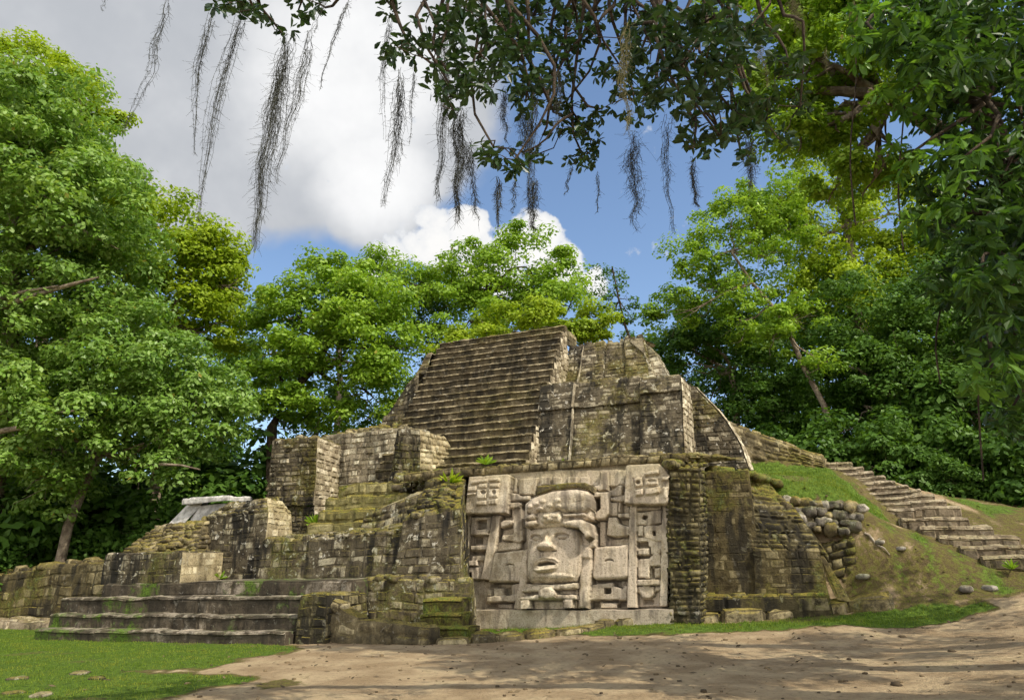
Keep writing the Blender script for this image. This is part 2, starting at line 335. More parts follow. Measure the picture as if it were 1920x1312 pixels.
# upper tier with leaning ribs
mb = MB()
def ubay(mb, u0, u1, off, zt=9.0, t0=None, t1=None):
    hexa(mb, [(u0, 23.35 + off, 6.8), (u1, 23.35 + off, 6.8), (u1, 25.6, 6.8), (u0, 25.6, 6.8)],
         [(u0 if t0 is None else t0, 24.65 + off, zt), (u1 if t1 is None else t1, 24.65 + off, zt), (u1 if t1 is None else t1, 25.6, zt), (u0 if t0 is None else t0, 25.6, zt)], 'frlt', ch=.17, sw=.34, h=.03, cap=dict(ch=.25, sw=.28, h=.1))
ubay(mb, -7.5, -6.95, .05, 8.98); ubay(mb, -6.93, -6.05, -.02, 8.98, -6.95, -6.15); ubay(mb, -6.03, -5.22, .1, 8.94, -6.12, -5.5); ubay(mb, -5.2, -4.4, 0.0, 8.98, -5.45, -4.78)
mb.build('upper_tier', M['tier'], temple, wob=0.035)
mb = MB()
for (z0, a0, z1, a1) in ((6.8, -3.72, 7.6, -4.02), (7.6, -4.02, 8.35, -4.38), (8.35, -4.38, 8.85, -4.8)):
    for j, sh in enumerate((0.38, 0.0)):
        q0 = .42 * (z0 - 6.8); q1 = .42 * (z1 - 6.8); vo = 23.55 + (0.0 if j == 0 else 0.45)
        hexa(mb, [(-4.5 - (z0 - 6.8) * .12, vo + q0, z0), (a0 - sh, vo + q0, z0), (a0 - sh, 25.5, z0), (-4.5, 25.5, z0)], [(-4.5 - (z1 - 6.8) * .12, vo + q1, z1), (a1 - sh, vo + q1, z1), (a1 - sh, 25.5, z1), (-4.5, 25.5, z1)], 'frt', ch=.18, sw=.3, h=.035)
mb.build('rounded_corner', M['pale'], temple, wob=0.05)
# left tiers, mostly behind the staircase
mb = MB()
hexa(mb, [(-14.1, 21.6, 4.2), (-12.35, 21.6, 4.2), (-12.35, 24, 4.2), (-14.1, 24, 4.2)], [(-13.55, 22.0, 6.6), (-12.35, 22.0, 6.6), (-12.35, 24, 6.6), (-13.55, 24, 6.6)], 'flt', ch=.2, sw=.4)
hexa(mb, [(-13.5, 22.1, 6.6), (-12.35, 22.1, 6.6), (-12.35, 24, 6.6), (-13.5, 24, 6.6)], [(-12.9, 22.4, 7.7), (-12.4, 22.4, 8.1), (-12.4, 24, 8.1), (-12.9, 24, 7.7)], 'flt', ch=.2, sw=.4)
hexa(mb, [(-12.95, 22.6, 7.6), (-12.3, 22.6, 7.6), (-12.3, 25, 7.6), (-12.9, 25, 7.6)], [(-12.6, 23.3, 9.0), (-12.4, 23.3, 9.0), (-12.4, 25, 9.0), (-12.6, 25, 9.0)], 'flt', ch=.2, sw=.4)
mb.build('left_tier', M['tier'], temple, wob=0.04)
mb = MB()
hexa(mb, [(-17.2, 20.6, 4.2), (-12.3, 21.0, 4.2), (-12.3, 24, 4.2), (-17.4, 24, 4.2)], [(-16.6, 21.2, 5.7), (-12.3, 21.5, 6.05), (-12.3, 24, 6.75), (-16.6, 24, 6.2)], 'flt', ch=.3, sw=.4, h=.07)
rub_uv(mb, [(-16.8, 21.2, 5.75), (-12.5, 21.4, 6.05), (-12.5, 23.6, 6.7), (-16.8, 23.6, 6.2)], 60, 0.16, 5)
mb.build('earth_bank', M['ledge'], temple, wob=0.12)
# terrace carrying it all: top, mossy lip over the mask, solid back
mb = MB()
hexa(mb, [(-10.6, 18.32, 3.84), (-2.75, 18.32, 3.84), (-2.75, 18.9, 3.84), (-10.6, 18.9, 3.84)], [(-10.6, 18.3, 4.06), (-2.7, 18.3, 4.02), (-1.6, 21, 4.12), (-10.6, 21, 4.12)], 'frt', ch=.22, sw=.3, h=.06, cap=dict(ch=.35, sw=.4, h=.05))
rub_uv(mb, [(-9.6, 18.35, 4.02), (-3.2, 18.35, 4.02), (-3.2, 18.75, 4.05), (-9.6, 18.75, 4.05)], 70, 0.09, 6)
mb.build('terrace_lip', M['ledge'], temple, wob=0.05)
mb = MB()
hexa(mb, [(-10.6, 18.25, 0), (-3.1, 18.6, 0), (-2.6, 24, 0), (-10.6, 24, 0)], [(-10.6, 18.75, 3.86), (-3.0, 18.75, 3.86), (-2.6, 24, 3.86), (-10.6, 24, 3.86)], 'rl', ch=.25, sw=.4)
hexa(mb, [(-13.8, 22, 0), (-1.9, 23.3, 0), (-1.9, 26, 0), (-13.8, 26, 0)], [(-12.9, 25, 8.8), (-5, 25.2, 8.8), (-5, 26, 8.8), (-12.9, 26, 8.8)], 'b', ch=.4, sw=.6)
mb.build('core_wall', M['tier'], temple, wob=0.03)

# ------------------------------------------------------------------ the stucco mask, sculpted as relief over a battered panel
P0 = pt(-9.2, 17.98, 0.42); BT = np.array([*(0.128 * V[:2]), 0.992]); NB = np.cross(U, BT); NB /= np.linalg.norm(NB)
GA = np.arange(0, 6.16, 0.0145); GB = np.arange(0, 3.62, 0.0145)
AA, BB = np.meshgrid(GA, GB)
def ab(px, py, h):
    d = ray(px, py); p0 = P0 + NB * h; q = CAM + d * (((p0 - CAM) @ NB) / (d @ NB)) - P0
    return (q @ U, q @ BT)
ZM = {'M': (840, 840, 2.498), 'A': (860, 860, 5.995), 'B': (1060, 860, 5.45), 'C': (860, 1010, 5.995), 'D': (1060, 1010, 5.45), 'F': (970, 960, 7.494)}
def poly(zm, pts, h):
    x0, y0, s = ZM[zm]; return np.array([ab(x0 + x / s, y0 + y / s, h) for x, y in pts])
def sdf(pg):
    """Signed distance of every grid node to a polygon, positive inside."""
    d = np.full(AA.shape, 1e9); ins = np.zeros(AA.shape, bool); n = len(pg)
    for i in range(n):
        x0, y0 = pg[i]; x1, y1 = pg[(i + 1) % n]; ex, ey = x1 - x0, y1 - y0; l2 = ex * ex + ey * ey + 1e-12
        t = np.clip(((AA - x0) * ex + (BB - y0) * ey) / l2, 0, 1)
        d = np.minimum(d, (AA - x0 - t * ex) ** 2 + (BB - y0 - t * ey) ** 2)
        c = (y0 > BB) != (y1 > BB); 
        with np.errstate(divide='ignore', invalid='ignore'): xx = x0 + (BB - y0) * ex / (ey if abs(ey) > 1e-12 else 1e-12)
        ins ^= c & (AA < xx)
    return np.where(ins, 1, -1) * np.sqrt(d)
H = 0.012 * snoise(np.stack([AA, BB, AA * 0], -1), 2.0, 3)
LAB = np.zeros(AA.shape, int); DK = np.zeros(AA.shape)  # DK: painted shade of the recesses, plus weathering
def prof(d, r): x = np.clip(d / r, 0, 1); return np.sqrt(np.clip(1 - (1 - x) ** 2, 0, 1))
WOBA = 0.014 * snoise(np.stack([AA, BB, AA * 0], -1), 4.0, 7)
def up(zm, pts, h, r=0.06, drop=None, lab=None):
    global H
    if lab not in (1, 2): r = r * .6
    s = sdf(poly(zm, pts, h)) + WOBA; t = h - (min(h * .6, r) if drop is None else drop) * (1 - prof(s, r)); i = s > 0
    H = np.where(i, np.maximum(H, t), H)
    if lab is not None: LAB[i] = lab
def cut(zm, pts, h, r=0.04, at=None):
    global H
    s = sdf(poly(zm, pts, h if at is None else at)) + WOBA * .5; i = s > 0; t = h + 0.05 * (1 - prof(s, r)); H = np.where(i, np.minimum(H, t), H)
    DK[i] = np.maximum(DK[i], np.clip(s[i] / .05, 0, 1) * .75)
def addz(zm, pts, dh, r, at=0.5, dark=0):
    global H
    s = sdf(poly(zm, pts, at)); x = np.clip(s / r, 0, 1); w = x * x * (3 - 2 * x); H = H + dh * w
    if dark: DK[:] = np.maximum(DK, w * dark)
def ell(cx, cy, rx, ry, n=20): return [(cx + rx * math.cos(a), cy + ry * math.sin(a)) for a in np.linspace(0, 2 * math.pi, n + 1)[:-1]]
def rect(x0, y0, x1, y1): return [(x0, y0), (x1, y0), (x1, y1), (x0, y1)]
def line(zm, pts, w, dh, at=0.5, dark=.5):
    lo = [(x, y + w) for x, y in pts][::-1]; addz(zm, pts + lo, dh, 0.022, at, dark)
# upper moulding row
up('M', rect(285, 100, 860, 178), 0.10, .05)
for x in (435, 490, 560, 620): up('M', rect(x, 135, x + 42, 172), 0.17, .03)
up('M', [(290, 140), (322, 138), (320, 206), (290, 210)], .17); up('M', [(330, 145), (420, 138), (400, 215), (330, 218)], .17)
# left pilaster
up('M', [(95, 312), (250, 312), (195, 612), (75, 612)], .12, lab=3)
up('M', [(208, 312), (247, 312), (195, 614), (150, 614)], .27, .04, lab=3); up('M', [(93, 315), (106, 315), (88, 560), (78, 560)], .22, .03, lab=3)
up('M', [(108, 322), (200, 320), (192, 408), (102, 408)], .27, .06, lab=3); cut('M', [(132, 338), (182, 335), (180, 380), (128, 382)], .10, at=.27); up('M', rect(138, 356, 165, 378), .16, .03)
up('M', [(105, 457), (200, 452), (196, 476), (104, 480)], .22, .05, lab=3); cut('M', [(118, 415), (165, 415), (165, 452), (118, 455)], .03, at=.12); cut('M', [(115, 484), (180, 482), (178, 500), (112, 502)], .02, at=.12)
up('M', [(112, 505), (180, 500), (175, 525), (108, 528)], .2, .05); up('M', [(84, 525), (132, 523), (136, 550), (84, 553)], .25, .05, lab=3); up('M', [(82, 556), (160, 556), (150, 612), (80, 612)], .2, .05, lab=3); cut('M', rect(86, 582, 110, 608), .04, at=.2)
# left field
up('M', [(215, 490), (352, 475), (350, 560), (332, 625), (188, 625)], .32, .09); line('M', [(264, 560), (270, 545), (288, 538), (308, 542)], 9, -.07, .32, .7); line('M', [(262, 565), (268, 580), (280, 588)], 5, -.03, .32, .3)
up('M', [(300, 285), (345, 250), (350, 430), (330, 440), (250, 430), (255, 408), (305, 400)], .17, .05); up('M', [(243, 345), (262, 336), (300, 336), (306, 345), (296, 358), (244, 372)], .25, .08)
up('M', [(280, 215), (300, 208), (325, 212), (335, 222), (380, 222), (380, 240), (285, 250)], .24, .07); up('M', [(272, 256), (330, 252), (343, 262), (335, 278), (275, 283)], .27, .08); up('M', [(225, 440), (345, 435), (345, 470), (222, 485)], .1, .05)
up('M', [(180, 692), (336, 686), (325, 718), (178, 722)], .25, .06); up('M', [(212, 655), (265, 655), (268, 692), (212, 692)], .22, .04); up('M', [(292, 640), (338, 630), (322, 700), (300, 690)], .22, .05); up('M', [(180, 660), (200, 660), (200, 692), (180, 692)], .2, .04)
cut('M', [(192, 630), (238, 630), (238, 655), (188, 660)], -.05, at=0); cut('M', [(270, 654), (292, 652), (290, 690), (270, 690)], -.05, at=0); cut('M', [(178, 726), (228, 724), (230, 752), (176, 752)], -.05, at=0); up('M', rect(232, 728, 300, 752), .12, .05)
# right field
up('D', [(285, 80), (640, 60), (642, 380), (600, 402), (480, 410), (300, 415), (265, 385)], .32, .11); line('D', [(392, 250), (400, 215), (440, 200), (480, 205), (495, 225)], 22, -.07, .32, .7); line('D', [(400, 260), (410, 285), (440, 300)], 9, -.03, .32, .25)
up('D', [(255, 465), (490, 440), (500, 480), (560, 500), (590, 500), (600, 480), (635, 480), (628, 625), (245, 625)], .24, .06); cut('D', rect(392, 498, 466, 558), -.02, at=.24); cut('D', [(560, 470), (590, 470), (580, 520)], .05, at=.24); line('D', [(290, 490), (300, 490), (300, 600), (290, 600)], 3, -.05, .24)
cut('D', rect(245, 640, 352, 708), -.06, at=0); up('D', rect(358, 650, 545, 708), .2, .04); cut('D', rect(550, 640, 628, 705), -.06, at=0)
up('B', [(262, 335), (450, 335), (452, 560), (400, 610), (310, 622), (265, 590)], .34, .08); cut('B', [(268, 400), (370, 400), (372, 520), (330, 558), (268, 540)], .0, .06, at=.2)
up('B', [(350, 130), (430, 130), (432, 322), (265, 325), (265, 285), (330, 268), (350, 250)], .26, .06); up('B', [(440, 130), (525, 130), (525, 255), (440, 262)], .1, .04); up('B', [(535, 125), (615, 125), (605, 260), (535, 260)], .14, .04)
up('B', [(440, 325), (490, 320), (540, 270), (582, 268), (570, 375), (455, 382)], .22, .06); up('B', [(458, 395), (610, 365), (610, 425), (580, 438), (460, 425)], .28, .07); up('B', [(455, 445), (535, 440), (530, 580), (455, 585)], .2, .05); up('B', [(540, 555), (660, 550), (655, 600), (535, 595)], .24, .06); up('B', [(540, 440), (565, 440), (565, 545), (540, 545)], .2, .04)
up('B', [(440, 598), (520, 592), (545, 660), (650, 695), (650, 780), (520, 802), (415, 775)], .27, .07); up('B', [(350, 640), (415, 640), (415, 895), (350, 895)], .16, .05); up('B', [(425, 830), (645, 800), (650, 897), (425, 897)], .08, .05)
# right pilaster
up('M', [(850, 262), (1036, 255), (1026, 740), (836, 746)], .1, lab=4)
up('M', [(853, 262), (882, 260), (882, 746), (837, 746)], .32, .04, lab=4); up('M', [(1003, 262), (1037, 252), (1026, 738), (990, 740)], .32, .04, lab=4)
up('B', [(735, 475), (985, 470), (980, 512), (735, 532)], .24, .04, lab=4); up('B', [(735, 545), (988, 522), (985, 655), (850, 672), (730, 668)], .25, .05, lab=4); cut('B', ell(810, 597, 28, 25), .06, at=.25)
line('B', [(885, 560), (892, 560), (890, 620), (884, 620)], 3, -.03, .25); up('B', [(735, 682), (795, 682), (795, 790), (735, 790)], .22, .04, lab=4); up('B', [(805, 690), (985, 670), (985, 840), (930, 840), (805, 800)], .25, .05, lab=4); cut('B', rect(893, 738, 922, 782), .04, at=.25)
up('B', [(735, 795), (985, 800), (985, 897), (870, 897), (735, 840)], .22, .05, lab=4)
cut('D', rect(738, 34, 858, 90), .03, at=.12); up('D', [(740, 98), (850, 92), (856, 160), (740, 164)], .24, .06, lab=4); cut('D', [(742, 172), (872, 168), (870, 196), (742, 202)], .0, at=.12); line('D', [(915, 50), (950, 45), (950, 55), (928, 60), (920, 130), (908, 130)], 4, -.08, .24)
up('D', [(868, 0), (985, 0), (978, 150), (900, 165), (875, 150)], .22, .05, lab=4)
up('D', [(740, 212), (850, 200), (900, 158), (978, 150), (978, 270), (856, 272), (852, 396), (740, 400)], .25, .05, lab=4); cut('D', rect(878, 300, 906, 395), .03, at=.2); up('D', [(912, 300), (975, 290), (972, 385), (912, 395)], .2, .06, lab=4)
up('D', [(730, 415), (972, 408), (970, 468), (730, 474)], .3, .05, lab=4); up('D', [(738, 485), (905, 490), (905, 575), (862, 606), (782, 602), (755, 550), (738, 545)], .25, .08, lab=4); up('D', [(915, 480), (975, 480), (972, 520), (915, 540)], .2, .06); cut('D', rect(800, 620, 905, 668), .0, at=.1)
# columns flanking the face, chin ornament
up('M', [(620, 365), (690, 395), (690, 460), (670, 470), (672, 560), (652, 752), (604, 752), (612, 640)], .42, .12); up('M', [(615, 445), (668, 470), (668, 518), (615, 512)], .5, .08)
up('M', [(348, 480), (372, 470), (372, 620), (345, 680), (337, 756), (303, 756), (328, 640)], .36, .08)
up('M', [(335, 635), (612, 625), (606, 752), (332, 758)], .34, .06)
up('M', [(345, 660), (415, 638), (490, 638), (604, 628), (604, 656), (500, 662), (420, 668), (345, 672)], .56, .07); up('M', [(336, 698), (430, 682), (602, 686), (602, 708), (430, 708), (335, 710)], .56, .07)
up('M', [(418, 668), (445, 648), (480, 650), (500, 680), (496, 698), (458, 706), (420, 698)], .72, .14); up('M', [(335, 714), (378, 708), (388, 755), (336, 758)], .56, .08); up('M', [(534, 708), (582, 706), (580, 752), (536, 752)], .56, .08)
# face
up('M', [(368, 385), (400, 368), (470, 358), (560, 360), (608, 370), (622, 440), (620, 520), (606, 590), (590, 622), (470, 630), (375, 625), (360, 600), (360, 480)], .62, .26, .22, lab=1)
addz('F', [(375, 300), (430, 300), (475, 390), (540, 470), (535, 525), (480, 550), (305, 550), (250, 515), (255, 470), (325, 400)], .13, .11, .68); addz('F', [(300, 400), (480, 400), (538, 480), (530, 540), (470, 552), (305, 552), (252, 520), (258, 480)], .11, .09, .72)
addz('F', rect(270, 525, 345, 552), -.08, .03, .8, .8); addz('F', rect(440, 515, 520, 545), -.08, .03, .8, .8)
addz('F', ell(240, 352, 105, 62), -.10, .07, .68, .25); addz('F', ell(612, 332, 118, 66), -.10, .07, .68, .25); addz('F', ell(240, 362, 76, 38), .09, .05, .68); addz('F', ell(612, 342, 88, 40), .09, .05, .68)
line('F', [(150, 335), (200, 305), (270, 300), (340, 318)], 18, -.05, .68, .75); line('F', [(490, 300), (560, 278), (640, 280), (715, 308)], 18, -.05, .68, .75); line('F', [(165, 412), (215, 388), (300, 400)], 18, -.05, .68, .8); line('F', [(530, 380), (600, 352), (700, 380)], 18, -.05, .68, .8)
addz('F', ell(380, 740, 210, 135), .07, .16, .68); addz('F', [(195, 720), (235, 665), (300, 625), (400, 612), (520, 628), (580, 690), (560, 715), (500, 680), (400, 662), (290, 680), (240, 742)], .12, .07, .7)
addz('F', [(230, 752), (285, 695), (400, 672), (495, 688), (535, 722), (512, 744), (380, 752), (300, 766)], -.2, .05, .72, .95); addz('F', [(192, 800), (230, 778), (330, 776), (500, 752), (552, 765), (522, 822), (420, 858), (262, 858)], .12, .07, .7)
addz('M', ell(500, 600, 90, 22), .05, .08, .68)
# headdress
up('M', [(356, 360), (358, 262), (385, 232), (480, 195), (600, 184), (655, 194), (668, 230), (668, 330), (610, 345), (540, 362), (400, 372)], .66, .1, lab=2)
up('M', [(362, 300), (360, 262), (385, 232), (480, 197), (600, 186), (652, 198), (668, 235), (665, 280), (640, 298), (545, 298), (510, 285), (470, 300), (420, 290), (400, 305)], .82, .16, lab=2)
up('M', [(358, 312), (400, 306), (412, 318), (405, 332), (358, 335)], .78, .08, lab=2); up('M', [(356, 342), (410, 335), (418, 350), (400, 362), (356, 368)], .78, .08, lab=2)
up('M', [(445, 300), (520, 292), (530, 325), (520, 345), (440, 350), (425, 330)], .80, .12, lab=2); up('M', [(535, 306), (640, 300), (645, 318), (535, 322)], .78, .06, lab=2)
up('M', [(532, 345), (560, 332), (620, 330), (662, 345), (668, 410), (640, 425), (618, 398), (600, 372), (540, 364)], .80, .1, lab=2); cut('M', [(585, 372), (608, 372), (640, 405), (640, 420), (622, 420)], .5, .05, at=.75)
up('M', [(408, 200), (420, 178), (560, 158), (640, 158), (668, 172), (665, 196), (600, 186), (480, 197), (410, 222)], .76, .08, lab=7)
for i, (x, y) in enumerate(((415, 262), (445, 250), (430, 285), (515, 245), (520, 275), (480, 270), (455, 320), (500, 318), (478, 335), (385, 275))): addz('M', ell(x, y, 18, 14), .05, .05, .8)
line('M', [(560, 255), (600, 250), (640, 240), (664, 250)], 4, -.05, .82, .3)
# stacked corner heads
up('M', [(96, 132), (275, 120), (288, 128), (270, 300), (255, 305), (76, 307)], .46, .07, lab=5)
for q in ([(140, 245), (330, 225), (330, 268), (135, 300)], [(345, 222), (470, 212), (470, 262), (345, 268)], [(230, 280), (330, 272), (325, 335), (222, 335)], [(345, 275), (470, 270), (462, 330), (345, 330)], [(210, 345), (325, 340), (325, 455), (205, 460)], [(340, 340), (455, 335), (450, 440), (340, 448)], [(200, 478), (325, 462), (325, 528), (195, 535)], [(335, 460), (440, 445), (436, 520), (335, 526)], [(108, 312), (218, 300), (208, 370), (98, 375)], [(95, 385), (200, 378), (198, 410), (92, 432)]):
    addz('A', q, .08, .035, .46)
addz('A', ell(280, 378, 32, 28), -.07, .025, .5, .7); addz('A', ell(400, 375, 28, 30), -.07, .025, .5, .7)
up('M', [(832, 85), (840, 80), (985, 70), (1012, 92), (1052, 140), (1050, 180), (1036, 242), (1018, 262), (824, 258)], .54, .08, lab=6)
for q, hh in (([(808, 148), (870, 122), (960, 112), (968, 165), (810, 188)], .09), ([(700, 205), (740, 188), (795, 192), (800, 288), (712, 302)], .07), ([(806, 196), (962, 188), (958, 278), (806, 288)], .07), ([(708, 322), (800, 300), (806, 380), (715, 392)], .1), ([(812, 302), (900, 292), (968, 275), (972, 350), (930, 372), (812, 384)], .1), ([(975, 180), (1090, 180), (1090, 230), (975, 232)], .06), ([(990, 290), (1060, 280), (1040, 420), (1000, 400)], .05)):
    addz('B', q, hh, .04, .54)
addz('B', ell(742, 240, 26, 24), -.08, .025, .58, .6); addz('B', ell(882, 222, 46, 16), -.06, .022, .58, .4); line('B', [(860, 235), (950, 232)], 12, -.04, .58, .4)
line('B', [(975, 205), (1088, 205)], 6, -.03, .58, .4); addz('B', ell(690, 205, 10, 10), -.04, .02, .54, .5)
H = H + 0.010 * snoise(np.stack([AA, BB, AA * 0], -1), 9.0, 5) + 0.012 * snoise(np.stack([AA, BB, AA * 0], -1), 3.0, 9)
# dark weathering of the two big side panels; shade painted into recesses and creases
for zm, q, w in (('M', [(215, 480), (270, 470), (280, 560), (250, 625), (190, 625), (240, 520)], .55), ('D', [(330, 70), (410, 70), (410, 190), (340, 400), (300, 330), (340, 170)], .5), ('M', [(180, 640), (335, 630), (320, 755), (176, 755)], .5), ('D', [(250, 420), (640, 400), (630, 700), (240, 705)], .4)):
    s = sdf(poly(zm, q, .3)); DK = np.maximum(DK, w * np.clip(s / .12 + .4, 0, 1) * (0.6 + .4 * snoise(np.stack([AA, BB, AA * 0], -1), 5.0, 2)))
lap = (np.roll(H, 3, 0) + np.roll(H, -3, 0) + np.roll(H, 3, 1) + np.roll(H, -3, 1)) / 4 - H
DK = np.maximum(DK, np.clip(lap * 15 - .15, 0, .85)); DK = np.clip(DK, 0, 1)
inside = sdf(poly('M', [(40, 306), (94, 300), (94, 130), (278, 118), (292, 100), (1046, 58), (1052, 140), (1046, 260), (1034, 748), (30, 764)], .1)) > 0
VG = P0 + AA[..., None] * U + BB[..., None] * BT + H[..., None] * NB
mask = thing('carved_mask', None, None, P0 + 3.2 * U); mask.parent = temple; mask.location = [float(x) for x in (P0 + 3.2 * U - parent_world(temple))]
ny, nx = AA.shape; fc = grid_faces(nx, ny); lc = LAB[:-1, :-1].ravel(); ok = inside[:-1, :-1].ravel()
for lab, nm, lb in ((0, 'relief_panel', None), (1, 'face', 'broad pale stone face with open mouth and half-closed eyes'), (2, 'headdress', 'bulky stone headdress stained with moss'), (3, 'pilaster', 'leaning left pilaster'), (4, 'pilaster', 'tall right pilaster with carved blocks'), (5, 'carved_head', 'square head block at left corner'), (6, 'carved_head', 'square head block at right corner'), (7, 'headdress_ledge', 'mossy ledge over the headdress')):
    ff = fc[(lc == lab) & ok]; idx, inv = np.unique(ff, return_inverse=True)
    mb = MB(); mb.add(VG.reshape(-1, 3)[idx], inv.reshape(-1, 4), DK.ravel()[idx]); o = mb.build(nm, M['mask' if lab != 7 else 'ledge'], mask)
    if lb: o['label'] = lb
mb = MB()
def smooth_slab(mb, b, t, n=18):
    b = [pt(*q) for q in b]; t = [pt(*q) for q in t]
    for q in ((b[0], b[1], t[1], t[0]), (b[1], b[2], t[2], t[1]), (b[3], b[0], t[0], t[3]), (t[0], t[1], t[2], t[3])):
        ss, tt = np.meshgrid(np.linspace(0, 1, n * 2), np.linspace(0, 1, n)); mb.add(bil(q, ss, tt).reshape(-1, 3), grid_faces(n * 2, n), 0.25)
smooth_slab(mb, [(-8.3, 17.52, 0.0), (-3.2, 17.52, 0.0), (-3.2, 18.3, 0), (-8.3, 18.3, 0)], [(-8.3, 17.56, .47), (-3.2, 17.56, .49), (-3.2, 18.3, .49), (-8.3, 18.3, .47)])
mb.build('plinth', M['mask'], mask, wob=0.03)

# ================================================================== masonry in front and to the left
def ruin(name, label, cat, base, mat, mb, wob=0.05, group=None):
    o = mb.build(name, M[mat], None, base=pt(*base), wob=wob); return tag(o, label, cat, group)
def ruin2(name, label, cat, base, parts, wob=0.05):
    t = thing(name, label, cat, pt(*base))
    for nm, mat, mb in parts: mb.build(nm, M[mat], t, wob=wob)
    return t
# wide front steps and the terrace they lead up to
fs = thing('front_steps', 'wide low flight of worn stone steps with mossy risers beside lawn', 'steps', pt(-14.8, 14, 0))
for (u0, u1, v0, z1, dep) in ((-18.7, -10.95, 14.0, .26, .5), (-18.8, -11.0, 14.42, .58, .5), (-19.0, -10.85, 14.84, .96, .6)):
    mb = MB(); stepbox(mb, u0, u1, v0, dep, z1 - .45, z1, ch=.5, sw=.6, h=.025, nose=.055, jut=.02, nr_=(.3, .9)); mb.build('step', M['front'], fs, wob=0.055)
mb = MB(); box(mb, -10.85, -10.1, 14.25, 15.8, -.05, .99, bat=.04, ch=.2, sw=.26, h=.03); mb.build('cheek_wall', M['mossy'], fs, wob=0.06)
mb = MB(); hexa(mb, [(-18.2, 15.4, .6), (-10.2, 15.4, .6), (-10.2, 20.5, .6), (-18.2, 20.5, .6)], [(-18.15, 15.43, 1.29), (-10.2, 15.43, 1.29), (-10.2, 20.5, 1.34), (-18.15, 20.5, 1.34)], 'frlt', ch=.36, sw=.7, h=.03, cap=dict(ch=.6, sw=.7, h=.02))
mb.build('terrace', M['front'], fs, wob=0.05)
mb = MB(); hexa(mb, [(-10.3, 15.9, -.05), (-7.5, 16.15, -.05), (-8.05, 17.6, -.05), (-10.3, 19, -.05)], [(-10.3, 15.98, 1.27), (-7.6, 16.4, 1.2), (-8.15, 17.7, 1.2), (-10.3, 19, 1.3)], 'frlt', ch=.22, sw=.32, h=.022, edge=.1, jit=.45)
rub_uv(mb, [(-10.2, 15.95, 1.27), (-7.7, 16.4, 1.19), (-7.7, 16.7, 1.19), (-10.2, 16.3, 1.27)], 18, .13, 12)
ruin('terrace_wall', 'mossy dark terrace wall of rough stones left of the mask', 'wall', (-9, 15.9, 0), 'dark', mb, .05)
ts = thing('corner_steps', 'three small mossy steps at the corner left of mask plinth', 'steps', pt(-8, 15.6, 0))
for (u0, u1, v0, z1) in ((-8.2, -7.15, 15.25, .27), (-8.45, -7.45, 15.55, .55), (-8.55, -7.6, 15.85, .86)):
    mb = MB(); stepbox(mb, u0, u1, v0, .6, z1 - .5, z1, sw=.45, nose=.06); mb.build('step', M['mossy'], ts, wob=.06)
mb = MB()
for (u0, u1, z0, z1) in ((-10.45, -9.95, .95, .85), (-9.95, -9.5, .75, .55), (-9.5, -8.75, .5, .42), (-8.75, -7.6, .42, .3)):
    hexa(mb, [(u0, 14.42, -.1), (u1, 14.42, -.1), (u1, 14.95, -.1), (u0, 14.95, -.1)], [(u0, 14.5, z0), (u1, 14.5, z1), (u1, 14.92, z1), (u0, 14.92, z0)], 'frlt', ch=.3, sw=.42, h=.06, edge=.22)
ruin('broken_wall', 'broken low wall stepping down to the dirt beside the front steps', 'wall', (-9, 14.4, 0), 'ledge', mb, .07)
# dark wall on the terrace and big mossy buttress left of the mask
mb = MB(); hexa(mb, [(-13.95, 16.45, 1.3), (-9.6, 16.45, 1.3), (-9.6, 18, 1.3), (-13.95, 18, 1.3)], [(-13.9, 16.55, 2.24), (-9.6, 16.55, 2.3), (-9.6, 18, 2.75), (-13.6, 18, 2.4)], 'frlt', ch=.22, sw=.3, h=.02, edge=.1, cap=dict(ch=.25, sw=.3, h=.1))
rub_uv(mb, [(-13.8, 16.65, 2.26), (-9.7, 16.65, 2.32), (-9.7, 17.9, 2.7), (-13.6, 17.9, 2.4)], 70, .13, 21)
ruin('terrace_parapet', 'long dark stained wall with mossy rubble top above the front steps', 'wall', (-11.8, 16.5, 1.3), 'dark', mb, .05)
mb = MB(); bt, tp = [(-9.75, 16.3, 1.2), (-7.82, 16.42, 1.15), (-8.47, 18.3, 1.15), (-9.75, 18.6, 1.2)], [(-9.55, 16.55, 2.62), (-8.05, 16.75, 2.9), (-8.66, 18.3, 3.78), (-9.5, 18.6, 3.85)]
hexa(mb, bt, tp, 'frl', ch=.2, sw=.27, h=.026, edge=.1, jit=.45)
m2 = MB(); hexa(m2, bt, tp, 't', ch=.22, sw=.26, h=.12)
hexa(m2, [(-9.7, 17.6, 3.1), (-8.85, 17.6, 3.3), (-9.0, 19, 3.3), (-9.7, 19, 3.1)], [(-9.6, 17.9, 3.75), (-9.0, 17.9, 3.75), (-9.1, 19, 4.05), (-9.6, 19, 4.1)], 'frlt', ch=.2, sw=.28, h=.08)
rub_uv(m2, [(-9.5, 16.6, 2.66), (-8.2, 16.8, 2.9), (-8.9, 18.1, 3.7), (-9.4, 18.5, 3.8)], 100, .13, 22)
ruin2('mossy_buttress', 'massive dark stained buttress with mossy rubble top left of the mask', 'buttress', (-8.7, 16.4, 1.2), [('masonry_face', 'dark', mb), ('rubble_top', 'mossy', m2)], .07)
